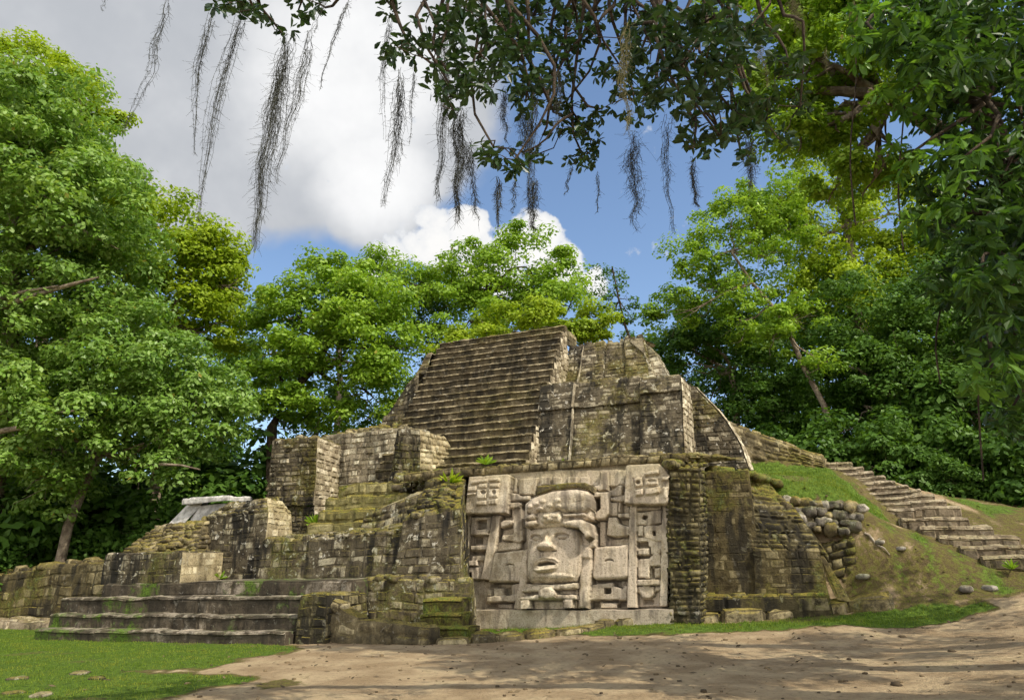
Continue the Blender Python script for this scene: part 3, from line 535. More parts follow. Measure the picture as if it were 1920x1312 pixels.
# inner mossy steps
ins = thing('inner_steps', 'narrow overgrown steps climbing between ruined pillar and buttress', 'steps', pt(-12, 17.8, 2.4))
for (u0, u1, v0, z1) in ((-13.2, -10.0, 17.5, 2.72), (-13.2, -10.0, 18.0, 3.1), (-13.3, -10.0, 18.5, 3.5), (-13.2, -9.9, 19.0, 3.92)):
    mb = MB(); box(mb, u0, u1, v0, v0 + 1.0, z1 - .55, z1, bat=.04, faces='frlt', ch=.3, sw=.5, h=.05, edge=.2); mb.build('step', M['bright_moss'], ins, wob=.06)
mb = MB(); hexa(mb, [(-11.35, 17.25, 2.3), (-9.6, 17.2, 2.4), (-9.6, 18.0, 2.4), (-11.35, 18.0, 2.3)], [(-11.2, 17.4, 2.95), (-9.6, 17.4, 3.35), (-9.6, 18.2, 3.6), (-11.1, 18.2, 3.1)], 'frlt', ch=.2, sw=.28, h=.06); ruin('low_parapet', 'short dark parapet beside the overgrown inner steps', 'wall', (-10.7, 17.2, 2.4), 'dark', mb, .06)
# stub wall and tall rounded block on the left of the terrace
mb = MB(); box(mb, -18.35, -15.62, 15.5, 17.0, 1.28, 2.06, bat=.03, faces='flt', ch=.22, sw=.3, h=.018, edge=.1, cap=dict(ch=.3, sw=.35, h=.05))
m2 = MB(); patch(m2, pt(-15.61, 15.5, 1.28), pt(-15.61, 17.0, 1.28), pt(-15.61, 17.0, 2.06), pt(-15.61, 15.52, 2.06), ch=.2, sw=.26, h=.015, edge=.1)
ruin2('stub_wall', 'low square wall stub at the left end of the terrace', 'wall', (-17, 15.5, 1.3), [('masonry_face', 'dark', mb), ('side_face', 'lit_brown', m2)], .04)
mb = MB(); hexa(mb, [(-18.9, 16.2, 1.9), (-16.2, 16.5, 1.9), (-16.2, 18.2, 1.9), (-19.2, 18.2, 1.9)], [(-18.1, 16.9, 2.75), (-16.4, 17.0, 2.95), (-16.4, 18.2, 3.0), (-18.4, 18.2, 2.85)], 'frlt', ch=.14, sw=.28, h=.08, cap=dict(ch=.2, sw=.28, h=.09))
rub_uv(mb, [(-18.4, 16.3, 2.05), (-16.4, 16.4, 2.05), (-16.5, 17.2, 2.9), (-18.0, 17.2, 2.75)], 60, .12, 31)
ruin('rubble_slope', 'sloping heap of flat mossy stones behind the wall stub', 'rubble slope', (-17.4, 16.3, 1.9), 'ledge', mb, .06)
mb = MB(); m2 = MB(); b1, t1 = [(-16.75, 17.0, 1.3), (-14.2, 17.0, 1.3), (-14.2, 18.3, 1.3), (-16.75, 18.6, 1.3)], [(-16.5, 17.15, 3.0), (-14.3, 17.15, 3.15), (-14.3, 18.2, 3.1), (-16.5, 18.4, 3.0)]
t2 = [(-16.2, 17.4, 3.3), (-14.55, 17.4, 3.5), (-14.6, 18.1, 3.48), (-16.2, 18.2, 3.3)]
hexa(mb, b1, t1, 'fl', ch=.17, sw=.24, h=.022, edge=.12); hexa(mb, t1, t2, 'flt', ch=.17, sw=.26, h=.06, cap=dict(ch=.2, sw=.25, h=.1)); hexa(m2, b1, t1, 'r', ch=.17, sw=.22, h=.025, edge=.15); hexa(m2, t1, t2, 'r', ch=.17, sw=.22, h=.05)
rub_uv(mb, [(-16.2, 17.3, 3.25), (-14.5, 17.3, 3.45), (-14.6, 18.1, 3.45), (-16.2, 18.2, 3.3)], 40, .12, 33)
ruin2('round_topped_pier', 'thick masonry pier with rounded mossy top left of the ruined pillar', 'pier', (-15.5, 17, 1.3), [('masonry_face', 'dark', mb), ('side_face', 'lit_brown', m2)], .06)  # dark front against paler right side paints in the sunlight
pl = thing('plaster_slab', 'smooth whitish sloping plaster slab above the rubble on the left', 'slab', pt(-18, 18.2, 2.9))
mb = MB(); q = [pt(*x) for x in ((-19.25, 18.2, 2.75), (-18.35, 18.2, 2.95), (-17.95, 18.6, 3.72), (-18.5, 18.6, 3.76))]
ss, tt = np.meshgrid(np.linspace(0, 1, 12), np.linspace(0, 1, 12)); mb.add(bil(q, ss, tt).reshape(-1, 3), grid_faces(12, 12), .5); mb.build('sloping_face', M['plaster'], pl, wob=.03)
mb = MB(); hexa(mb, [(-18.3, 18.3, 2.7), (-17.0, 18.3, 2.9), (-17.0, 19.2, 2.9), (-18.3, 19.2, 2.7)], [(-18.25, 18.5, 3.55), (-17.0, 18.5, 3.55), (-17.0, 19.3, 3.6), (-18.25, 19.3, 3.6)], 'frl', ch=1.2, sw=2.5, h=.01, edge=.03); hexa(mb, [(-18.5, 18.2, 3.58), (-16.7, 18.3, 3.6), (-16.7, 19.3, 3.64), (-18.5, 19.3, 3.62)], [(-18.5, 18.2, 3.74), (-16.7, 18.3, 3.7), (-16.7, 19.3, 3.76), (-18.5, 19.3, 3.78)], 'frlt', ch=.3, sw=1.2, h=.02, edge=.05); mb.build('capping', M['plaster'], pl, wob=.04)
# ruined pillar, back wall and its broken end
mb = MB(); m2 = MB(); kw = dict(ch=.15, sw=.25, h=.045, edge=.16, jit=.45)
lo = [(-15.9, 18.9, 1.4), (-13.95, 18.9, 1.4), (-13.95, 20.4, 1.4), (-16.0, 20.4, 1.4)], [(-15.7, 19.1, 3.4), (-14.12, 19.1, 3.4), (-14.12, 20.4, 3.4), (-15.7, 20.4, 3.4)]
hi = [(-15.85, 19.0, 3.4), (-14.1, 19.0, 3.4), (-14.1, 20.4, 3.4), (-15.85, 20.4, 3.4)], [(-15.85, 19.05, 5.5), (-14.12, 19.05, 5.46), (-14.12, 20.4, 5.38), (-15.85, 20.4, 5.5)]
hexa(mb, *lo, 'fl', **kw); hexa(mb, *hi, 'flt', **kw); hexa(m2, *lo, 'r', **kw); hexa(m2, *hi, 'r', **kw)
rub_uv(mb, [(-15.8, 19.1, 5.5), (-14.15, 19.1, 5.46), (-14.15, 20.3, 5.38), (-15.8, 20.3, 5.5)], 26, .12, 41)
ruin2('ruined_pillar', 'tall square pillar of coursed rubble, highest ruin left of the staircase', 'pillar', (-15, 19, 1.4), [('masonry_face', 'tier', mb), ('side_face', 'lit', m2)], .05)  # right side given paler stone to look sunlit
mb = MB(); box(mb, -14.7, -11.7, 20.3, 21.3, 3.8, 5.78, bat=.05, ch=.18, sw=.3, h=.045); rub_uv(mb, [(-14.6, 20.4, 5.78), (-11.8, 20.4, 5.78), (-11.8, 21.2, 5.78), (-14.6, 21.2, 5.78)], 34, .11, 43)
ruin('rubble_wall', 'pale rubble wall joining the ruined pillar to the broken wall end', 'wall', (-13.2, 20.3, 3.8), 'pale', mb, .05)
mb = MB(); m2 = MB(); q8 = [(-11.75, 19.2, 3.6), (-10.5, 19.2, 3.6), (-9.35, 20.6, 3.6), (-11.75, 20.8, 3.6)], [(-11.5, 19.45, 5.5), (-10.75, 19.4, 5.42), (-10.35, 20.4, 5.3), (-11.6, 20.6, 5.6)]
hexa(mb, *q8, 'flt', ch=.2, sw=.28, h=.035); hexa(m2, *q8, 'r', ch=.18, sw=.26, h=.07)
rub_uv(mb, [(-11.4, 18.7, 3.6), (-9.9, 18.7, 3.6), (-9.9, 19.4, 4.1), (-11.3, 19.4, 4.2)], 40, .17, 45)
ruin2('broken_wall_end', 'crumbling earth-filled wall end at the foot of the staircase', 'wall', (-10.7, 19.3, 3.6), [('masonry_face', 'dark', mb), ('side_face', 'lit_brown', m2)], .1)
# far left low walls
mb = MB(); hexa(mb, [(-26.5, 16.6, -.1), (-18.3, 16.6, -.1), (-18.3, 17.8, -.1), (-26.5, 17.8, -.1)], [(-26.5, 16.75, 1.4), (-18.3, 16.75, 1.95), (-18.3, 17.8, 2.0), (-26.5, 17.8, 1.5)], 'frlt', ch=.24, sw=.34, h=.035, jit=.45, cap=dict(ch=.3, sw=.6, h=.12))
rub_uv(mb, [(-26.4, 16.9, 1.5), (-18.6, 16.9, 1.95), (-18.6, 17.7, 2.0), (-26.4, 17.7, 1.5)], 50, .2, 51)
ruin('long_low_wall', 'long low brown wall with ragged top under the trees at left', 'wall', (-22, 16.7, 0), 'brown', mb, .08)
mb = MB(); box(mb, -26.5, -19.2, 15.6, 16.5, -.1, .3, bat=.05, ch=.4, sw=.7, h=.06); ruin('ground_ledge', 'knee-low stone ledge along the lawn at far left', 'ledge', (-22, 15.7, 0), 'warm', mb, .07)

# ================================================================== masonry on the right
mb = MB(); hexa(mb, [(-3.3, 17.55, .05), (-2.62, 17.55, .05), (-2.72, 19.6, .05), (-3.3, 19.6, .05)], [(-3.12, 17.95, 3.72), (-2.38, 17.95, 3.6), (-2.5, 19.9, 3.7), (-3.12, 19.6, 3.8)], 'frlt', ch=.13, sw=.22, h=.06, edge=.2, jit=.45)
rub_uv(mb, [(-3.1, 17.9, 3.72), (-2.4, 17.9, 3.6), (-2.4, 18.8, 3.75), (-3.1, 18.8, 3.85)], 18, .13, 61)
ruin('rubble_corner', 'narrow mossy rubble corner rising at the right edge of the mask', 'wall', (-3, 17.6, 0), 'mossy', mb, .07)
mb = MB(); hexa(mb, [(-3.15, 19.05, .1), (-1.3, 19.05, .1), (-1.3, 20, .1), (-3.15, 20, .1)], [(-2.95, 19.65, 3.72), (-1.45, 19.655, 3.65), (-1.45, 20.5, 3.7), (-2.7, 20.5, 3.7)], 'frt', ch=.17, sw=.3, h=.014, edge=.08); ruin('recessed_wall', 'smooth brown recessed wall between two mossy rubble faces', 'wall', (-2, 19.3, .3), 'brown', mb, .03)
mb = MB()
patch(mb, pt(-1.4, 19.32, 1.6), pt(.1, 19.25, 1.62), pt(-.55, 20.0, 2.75), pt(-2.0, 19.62, 2.9), ch=.15, sw=.27, h=.06, edge=.26, jit=.45); patch(mb, pt(-2.0, 19.62, 2.9), pt(-.6, 20.0, 2.72), pt(-1.0, 20.3, 3.35), pt(-2.5, 19.8, 3.72), ch=.15, sw=.27, h=.06, edge=.26, jit=.45)
rub_uv(mb, [(-2.4, 19.75, 3.7), (-1.1, 20.1, 3.4), (-.6, 20.6, 3.2), (-2.2, 20.9, 3.8)], 40, .16, 63)
ruin('dry_stone_face', 'slanting face of dark mossy dry stones below the grass slope', 'wall', (-1, 19.3, 1.6), 'mossy', mb, .08)
mb = MB(); hexa(mb, [(-1.55, 19.05, .5), (.06, 18.95, .5), (.1, 20, .5), (-1.55, 20, .5)], [(-1.5, 19.22, 1.72), (-.05, 19.1, 1.68), (-.05, 20, 1.75), (-1.5, 20, 1.75)], 'frlt', ch=.17, sw=.32, h=.016, edge=.08); ruin('lower_wall', 'low brown retaining wall under the slanting dry stones', 'wall', (-.8, 18.9, .5), 'brown', mb, .05)
mb = MB(); hexa(mb, [(-2.75, 18.55, .0), (.1, 18.6, .0), (.1, 19.4, .0), (-2.75, 19.4, .0)], [(-2.7, 18.62, .68), (.05, 18.66, .72), (.05, 19.4, .76), (-2.7, 19.4, .72)], 'frlt', ch=.34, sw=.8, h=.03, edge=.1); ruin('footing_course', 'mossy footing course along the base of the brown wall', 'footing', (-1.3, 18.6, 0), 'mossy', mb, .05)
mb = MB(); hexa(mb, [(.12, 19.6, .3), (.75, 19.7, .3), (.75, 20.5, .3), (.12, 20.5, .3)], [(.0, 19.9, 1.75), (.78, 20.0, 2.0), (.78, 20.6, 2.0), (.0, 20.6, 1.8)], 'ft', ch=.2, sw=.3, h=.07); ruin('dark_recess', 'shadowed stone recess where the wall meets the earth bank', 'wall', (.4, 19.7, .3), 'mossy', mb, .06)
mb = MB(); hexa(mb, [(.22, 19.0, .6), (.5, 18.95, .55), (.5, 19.1, .55), (.22, 19.15, .6)], [(-.08, 19.45, 1.62), (.02, 19.45, 1.62), (.02, 19.6, 1.6), (-.08, 19.6, 1.6)], 'frlt', ch=2, sw=2, h=.03); ruin('leaning_slab', 'slim pale stone slab leaning against the recess', 'slab', (.3, 19, .55), 'ledge', mb, .02)
mb = MB(); patch(mb, pt(-2.5, 23.5, 3.6), pt(.45, 24.0, 3.6), pt(.4, 24.25, 4.38), pt(-2.5, 24.1, 5.75), ch=.17, sw=.3, h=.06, edge=.2, jit=.45); hexa(mb, [(-2.5, 24.1, 5.4), (.4, 24.25, 4.1), (.5, 26, 4.2), (-2.5, 26, 5.4)], [(-2.5, 24.15, 5.78), (.4, 24.3, 4.42), (.5, 26, 4.5), (-2.5, 26, 5.85)], 'frt', ch=.3, sw=.4, h=.06)
ruin('bank_wall', 'rough dry stone wall holding a grassy bank right of the temple', 'wall', (-1, 24, 3.7), 'ledge', mb, .08)
# rounded boulders banked beneath the grass slope
rg = np.random.default_rng(5); bi = 0
big_lbl = 'rounded grey boulder banked with others beneath the grassy slope'
for row, (ua, va, za, ub, vb, zb, n, r) in enumerate(((-.85, 20.2, 2.95, 1.12, 20.3, 2.62, 11, .145), (-.72, 20.1, 2.7, 1.1, 20.2, 2.4, 10, .15), (-.45, 20.0, 2.45, .95, 20.1, 2.22, 7, .155), (-.25, 19.9, 2.22, .75, 20.0, 2.1, 5, .15))):
    for i in range(n):
        t = (i + rg.uniform(.2, .8)) / n; c = pt(ua + (ub - ua) * t, va + (vb - va) * t + rg.uniform(-.05, .05), za + (zb - za) * t + rg.uniform(-.04, .04))
        mb = MB(); rock(mb, c, r * rg.uniform(.75, 1.2), 700 + bi, (rg.uniform(.85, 1.35), rg.uniform(.7, 1), rg.uniform(.6, .95)), 14, .34)
        o = mb.build('boulder', M['boulder' if rg.uniform() > .3 else 'ledge'], None, base=c - Z * r); tag(o, big_lbl, 'boulder', 'rounded boulders banked beneath the grassy slope'); bi += 1
# two rough stone flights up the bank
def flight(name, label, n, A, B, wA, wB, rise):
    t = thing(name, label, 'steps', pt(*A))
    for k in range(n):
        f = k / max(1, n - 1); ul = A[0] + (B[0] - A[0]) * f; v = A[1] + (B[1] - A[1]) * f; z = A[2] + (B[2] - A[2]) * f; w = wA + (wB - wA) * f
        mb = MB(); stepbox(mb, ul, ul + w, v, .8, z - rise - .12, z, sw=.36, h=.05, nose=.07, jut=.02, jit=.45); mb.build('step', M['warm'], t, wob=.07)
flight('lower_stone_flight', 'lower flight of broad uneven brown stone steps nearest the path', 5, (3.42, 20.3, 1.5), (2.0, 21.5, 2.36), 1.75, 1.5, .22)
flight('upper_stone_flight', 'upper flight of rough stone steps climbing left to the forest edge', 10, (1.75, 22.3, 2.66), (.25, 24.4, 4.25), 1.75, .95, .18)
# ================================================================== the ground: one sheet, dirt to grass to forest floor
CP = [(-8,18,.08),(-5,17.2,.15),(-3,17.2,.2),(-1,17.2,.22),(-3,19,.25),(0,17.3,.25),(0,18.6,.3),(1.6,18.9,.38),(3,19.0,.55),(4.4,19.3,.8),(6,19.6,1.0),(7,22,1.3),(9,24,1.4),(12,26,1.6),
      (.9,19.6,.9),(1.8,19.6,.85),(2.8,19.6,.8),(3.6,19.7,.85),
      (.85,20.1,1.95),(1.5,20.3,2.05),(2.1,20.4,1.8),(2.9,20.2,1.3),(3.6,20.1,1.05),(4.6,20.2,1.0),(5.4,20.6,1.1),
      (-1,20.4,3.1),(-1.2,21.3,3.6),(.4,20.5,2.85),(1.1,20.6,2.6),(-2.2,20.8,3.7),(.6,21.3,3.2),(1.4,21,2.42),(-.3,20.2,2.5),(.6,20.2,2.25),(-2.5,22.3,3.85),(-1.2,22.4,3.75),(0,22.4,3.62),(-2.4,23.3,3.9),(-1.3,23.4,3.88),(-.2,23.6,3.88),(.7,23.8,3.9),(.4,25,4.3),(-1,24.7,4.9),(2,25,3.7),(2.4,22.5,2.3),(1.9,21.6,2.2),(3.7,21.5,1.9),(3.8,22.6,2.3),(4.8,22.6,2.2),(6,23.5,2.2),
      (-2,24.9,5.4),(0,26,4.6),(3,27,3.4),(6,27,2.6),(10,29,2.4),(0,35,4),(-15,30,2.5),(-10,27,3),(-5,27,4.5),(12,38,3),(-28,22,.6),(-24,19,.4),(-20,19,.5),(-30,30,1.2),
      (-2.6,18.8,.25),(-1.2,18.8,.28),(-2.6,19.3,.28),(-1.6,19.3,.3),(-.6,19.3,.32),(-.4,19.0,.3),(-2.6,19.9,.6),(-1.4,19.8,.9),(-.4,19.8,1.0),(.4,19.3,.4),(.4,19.8,.8),(-13,19,.6),(-10,20,.4),(-6,22,.5),(-3,22,1.5)]
for u_ in (-45, -34, -26, -20, -16, -13, -10.5, -8, -5, -2, 1, 4, 8, 14, 24):
    for v_ in (-12, -4, 2, 6, 9, 11.5, 13.4, 14.8):
        CP.append((u_, v_, 0.0 if u_ <= 1 else .10 * (u_ - 1) * min(1, max(0, (v_ - 5) / 7))))
for u_, v_, z_ in ((-70, 60, 3), (-20, 80, 4), (40, 70, 4), (70, 20, 1.5), (60, -30, 0), (-70, 10, .5), (-60, -40, 0), (0, -50, 0), (20, 45, 3.5), (30, 25, 1.8)): CP.append((u_, v_, z_))
CP = np.array(CP, float)
_A = np.linalg.norm(CP[:, None, :2] - CP[None, :, :2], axis=-1); _n = len(CP)
_S = np.zeros((_n + 1, _n + 1)); _S[:_n, :_n] = _A - np.eye(_n) * 0.03; _S[:_n, _n] = 1; _S[_n, :_n] = 1
_W = np.linalg.solve(_S, np.concatenate([CP[:, 2], [0]]))
def ground_z(x, y):
    x = np.asarray(x, float); y = np.asarray(y, float); u = x * U[0] + y * U[1]; v = x * V[0] + y * V[1]
    r = np.full(x.shape, _W[-1])
    for i in range(_n): r = r + _W[i] * np.sqrt((u - CP[i, 0]) ** 2 + (v - CP[i, 1]) ** 2 + 0.01)
    p = np.stack([x, y, x * 0], -1)
    am = 0.012 + 0.05 * np.clip(r - .25, 0, 1)
    return r + am * snoise(p, 2.2, 4) + 0.008 * snoise(p, 7.0, 6) + am * .6 * snoise(p, 5.0, 8)
def on_ground(px, py):
    """First point where the line of sight meets the terrain."""
    d = ray(px, py); d = d / np.linalg.norm(d); t = np.arange(6, 60, .06); P = CAM + d * t[:, None]; dz = P[:, 2] - ground_z(P[:, 0], P[:, 1])
    k = np.where(dz < 0)[0]; return P[k[0]] if len(k) else P[-1]
def axis(lo, a, b, hi, fine, k=26):
    t = np.linspace(0, 1, k) ** 2.2
    return np.concatenate([(a - (a - lo) * t[::-1])[:-1], np.arange(a, b, fine), b + (hi - b) * t])
gx = axis(-160, -19, 17, 160, .13); gy = axis(-60, 8.5, 31, 190, .13)
GX, GY = np.meshgrid(gx, gy); GZ = ground_z(GX, GY)
def psdf(pg, x, y):
    d = np.full(x.shape, 1e9); ins = np.zeros(x.shape, bool); n = len(pg)
    for i in range(n):
        x0, y0 = pg[i][:2]; x1, y1 = pg[(i + 1) % n][:2]; ex, ey = x1 - x0, y1 - y0
        t = np.clip(((x - x0) * ex + (y - y0) * ey) / (ex * ex + ey * ey + 1e-12), 0, 1); d = np.minimum(d, (x - x0 - t * ex) ** 2 + (y - y0 - t * ey) ** 2)
        c = (y0 > y) != (y1 > y); ins ^= c & (x < x0 + (y - y0) * ex / (ey if abs(ey) > 1e-12 else 1e-12))
    return np.where(ins, 1, -1) * np.sqrt(d)
LAWN = [atz(*q) for q in ((-500, 1195), (60, 1180), (300, 1200), (545, 1208), (590, 1215), (480, 1232), (400, 1250), (230, 1258), (420, 1264), (500, 1272), (380, 1288), (330, 1305), (250, 1340), (-500, 1360))]
STRIP = [pt(-7.6, 16.3, 0), pt(-3, 16.0, 0), pt(-1, 16.6, 0), pt(.6, 17.3, 0), pt(2, 17.6, 0), pt(3.2, 18.4, 0), pt(3.2, 18.9, 0), pt(2.0, 19.1, 0), pt(0, 18.9, 0), pt(-3, 17.7, 0), pt(-8, 17.6, 0)]
SLOPE = [pt(-2.6, 20.2, 0), pt(-.8, 20.35, 0), (pt(1.2, 20.6, 0)), pt(1.9, 21.6, 0), pt(.5, 24.2, 0), pt(-2.6, 24.0, 0)]
RIGHTG = [pt(4.2, 22.6, 0), pt(6, 22.8, 0), pt(12, 27, 0), pt(12, 32, 0), pt(3, 27, 0)]
BANK = [pt(-2.4, 24.5, 0), pt(.5, 24.8, 0), pt(.5, 27, 0), pt(-2.4, 27, 0)]
MOUND = [pt(.3, 19.2, 0), pt(1.8, 18.9, 0), pt(3.6, 19.1, 0), pt(5.0, 19.6, 0), pt(4.4, 20.2, 0), pt(3.2, 20.6, 0), pt(2.2, 21.4, 0), pt(.6, 20.4, 0)]
FLANK = [pt(-.3, 24.8, 0), pt(1.3, 21.9, 0), pt(2.0, 20.9, 0), pt(3.3, 19.8, 0), pt(5.8, 20.2, 0), pt(5.6, 22.4, 0), pt(4.0, 23.4, 0), pt(2.4, 25.4, 0)]
TUFT = [atz(*q) for q in ((545, 1278),)]
def cover(x, y):
    p = np.stack([x, y, x * 0], -1); nz = snoise(p, 1.6, 2) * .22 + snoise(p, 4.5, 5) * .14
    g = np.maximum.reduce([np.clip((psdf(q, x, y) + nz * w) / s + .5, 0, 1) * a for q, w, s, a in ((LAWN, 1.6, .5, 1), (STRIP, .9, .3, .95), (SLOPE, 1.2, .5, 1.0), (RIGHTG, 1, .5, .7), (BANK, 1, .4, .9))])
    bare = np.clip((snoise(p, 1.1, 9) - .2) * 2.2, 0, 1) * .95
    m = np.clip(psdf(MOUND, x, y) / .4 + .6, 0, 1) * (.5 + .28 * snoise(p, 2.5, 7))
    m = np.maximum(m, np.clip(psdf(FLANK, x, y) / .5 + .5, 0, 1) * (.42 + .3 * snoise(p, 2.1, 3)))
    for q in TUFT: g = np.maximum(g, np.clip(1.15 - np.hypot(x - q[0], (y - q[1]) * .8) / .42 + nz * 5.5, 0, .47))
    far = np.clip((x * V[0] + y * V[1] - 25) / 4, 0, 1) * .4
    return np.clip(np.maximum(np.maximum(g * (1 - bare * .42), m), far), 0, 1)
GC = cover(GX, GY)
mb = MB(); mb.add(np.stack([GX, GY, GZ], -1).reshape(-1, 3), grid_faces(len(gx), len(gy)), GC.ravel())
def ground_mat():
    g = N('earth_and_turf'); pos = g.n('ShaderNodeNewGeometry').outputs['Position']; k = g.attr('rnd')
    n1 = g.noise(pos, 1.1, 4, 0.6); n2 = g.noise(pos, 9, 5, 0.7); n3 = g.noise(pos, 45, 3, 0.7)
    d = g.mix(g.step(n1, .35, .66), (0.285, 0.205, 0.118), (0.45, 0.345, 0.21)); d = g.mix(g.math('MULTIPLY', g.step(n2, .52, .7), .65), d, (0.11, 0.08, 0.052)); d = g.mix(g.math('MULTIPLY', g.step(n3, .56, .72), .5), d, (0.46, 0.375, 0.265))
    d = g.mix(g.math('MULTIPLY', g.step(n1, .55, .7), g.math('MULTIPLY', g.step(n2, .45, .6), .35)), d, (0.16, 0.155, 0.045))
    e = g.mix(g.step(n2, .4, .62), (0.10, 0.075, 0.035), (0.135, 0.125, 0.03)); e = g.mix(g.math('MULTIPLY', g.step(n3, .5, .7), .5), e, (0.23, 0.17, 0.1))
    t = g.mix(g.step(n2, .35, .65), (0.05, 0.085, 0.012), (0.125, 0.195, 0.03))
    kk = g.math('ADD', k, g.math('MULTIPLY', g.math('SUBTRACT', n2, .5), .5))
    c = g.mix(g.step(kk, .18, .4), d, e); c = g.mix(g.step(kk, .5, .72), c, t)
    h = g.math('ADD', g.math('MULTIPLY', n2, 1.0), g.math('MULTIPLY', n3, .35))
    return g.done(g.bsdf(c, .95, g.bump(h, .07, 1.0), .1))
M['ground'] = ground_mat()
o = mb.build('ground', M['ground']); tag(o, kind='structure')

# grass blades
def grass_mat():
    g = N('grass_blade'); rnd = g.attr('rnd'); c = g.mix(rnd, (0.075, 0.14, 0.016), (0.22, 0.32, 0.045)); nn = g.noise(g.n('ShaderNodeNewGeometry').outputs['Position'], 1.4, 3, .65); c = g.mix(g.step(nn, .42, .68), c, g.mix(rnd, (0.16, 0.19, 0.022), (0.36, 0.39, 0.065)))
    d = g.n('ShaderNodeBsdfDiffuse'); g.link(c, d.inputs[0]); t = g.n('ShaderNodeBsdfTranslucent'); g.link(c, t.inputs[0])
    m = g.n('ShaderNodeMixShader'); m.inputs[0].default_value = .4; g.link(d.outputs[0], m.inputs[1]); g.link(t.outputs[0], m.inputs[2]); return g.done(m.outputs[0])
M['grass'] = grass_mat()
def blades(n, x, y, hgt, wid):
    rg = np.random.default_rng(n); z = ground_z(x, y); a = rg.uniform(0, 6.28, len(x)); hh = hgt * rg.uniform(.5, 1.4, len(x)); lean = rg.normal(0, .35, (len(x), 2)) * hh[:, None]
    b = np.stack([x, y, z - .01], -1); w = np.stack([np.cos(a), np.sin(a), a * 0], -1) * wid
    tip = b + np.stack([lean[:, 0], lean[:, 1], hh], -1)
    return np.stack([b - w, b + w, tip], 1).reshape(-1, 3), np.arange(len(x) * 3).reshape(-1, 3), np.repeat(rg.uniform(0, 1, len(x)), 3)
mb = MB(); rg = np.random.default_rng(21)
for (x0, x1, y0, y1, n, hg, wd) in ((-15, -1, 9, 24, 110000, .045, .006), (-4, 12, 14, 22, 60000, .05, .006), (4, 13, 16, 28, 30000, .07, .008), (-1, 12, 17, 26, 30000, .06, .007)):
    x = rg.uniform(x0, x1, n); y = rg.uniform(y0, y1, n); k = cover(x, y) > rg.uniform(.5, .95, n); x, y = x[k], y[k]
    mb.add(*blades(n, x, y, hg, wd))
o = mb.build('grass', M['grass'], smooth=False); tag(o, kind='stuff'); o['label'] = 'short green grass of lawn, strip and slope'

# kerb stones, loose stones, clods and litter
rg = np.random.default_rng(9)
def stone_thing(name, label, cat, group, p, r, seed, mat, sq, rough=.16, sub=12):
    mb = MB(); c = np.array([p[0], p[1], float(ground_z(p[0], p[1])) + r * sq[2] * .12]); rock(mb, c, r, seed, sq, sub, rough)
    return tag(mb.build(name, M[mat], None, base=c - Z * r * sq[2] * .35), label, cat, group)
def kerb_run(pts, n, hgt, seed, label, group):
    P = np.array([on_ground(*q) for q in pts]); L = np.concatenate([[0], np.cumsum(np.linalg.norm(np.diff(P, axis=0), axis=1))])
    cuts = np.cumsum(rg.uniform(.7, 1.3, n)); cuts = np.concatenate([[0], cuts / cuts[-1]]) * L[-1]
    for i in range(n):
        q = [np.array([np.interp(s, L, P[:, k]) for k in range(3)]) for s in (cuts[i] + .01, cuts[i + 1] - .01)]
        d = q[1] - q[0]; d[2] = 0; dl = np.linalg.norm(d); d /= dl; nrm = np.array([-d[1], d[0], 0]); w = rg.uniform(.14, .2); h = hgt * rg.uniform(.75, 1.25)
        a, b = q[0] - nrm * w, q[1] - nrm * w; c, e = q[1] + nrm * w, q[0] + nrm * w
        for s_ in (a, b, c, e): s_[2] = float(ground_z(s_[0], s_[1])) - .08
        t = [s_ + Z * (.08 + h * rg.uniform(.85, 1.1)) + (0.5 * (a + c) - s_) * .12 for s_ in (a, b, c, e)]
        mb = MB()
        for f4 in ((a, b, t[1], t[0]), (b, c, t[2], t[1]), (e, a, t[0], t[3]), (c, e, t[3], t[2]), tuple(t)): patch(mb, *f4, ch=.6, sw=max(.5, dl), h=.05, edge=.22)
        o = mb.build('kerb_stone', M['ledge'], None, base=0.5 * (q[0] + q[1]), wob=.05); tag(o, label, 'kerb stone', group)
kerb_run([(822, 1206), (900, 1204), (960, 1199), (1035, 1192), (1085, 1186), (1152, 1170)], 7, .13, 1, 'low mossy kerb stone bordering the dirt in front of the mask', 'kerb stones in front of the mask')
kerb_run([(1156, 1172), (1235, 1166), (1320, 1164), (1352, 1164)], 4, .17, 2, 'mossy kerb stone by the mask corner where the border turns right', 'kerb stones at the mask corner')
kerb_run([(1354, 1166), (1460, 1157), (1570, 1145), (1676, 1139)], 4, .24, 3, 'long mossy kerb stone raised along the right grass strip', 'long kerb stones at right')
ST = [((150, 1262), .13, 'largest flat stone lying in the lawn at left'), ((181, 1272), .1, 'small stone beside the largest flat lawn stone'), ((34, 1272), .11, 'stone in the lawn near the left picture edge'), ((77, 1303), .12, 'stone at the very bottom of the lawn'), ((25, 1299), .1, 'low stone left of the stone at the bottom of the lawn'),
      ((816, 1203), .12, 'pointed stone beside the end of the broken low wall')]
for i, (q, r, lb) in enumerate(ST): stone_thing('field_stone', lb, 'stone', None, on_ground(*q), r, 300 + i, 'dark', (1.5, 1, .3 if i < 5 else .9))
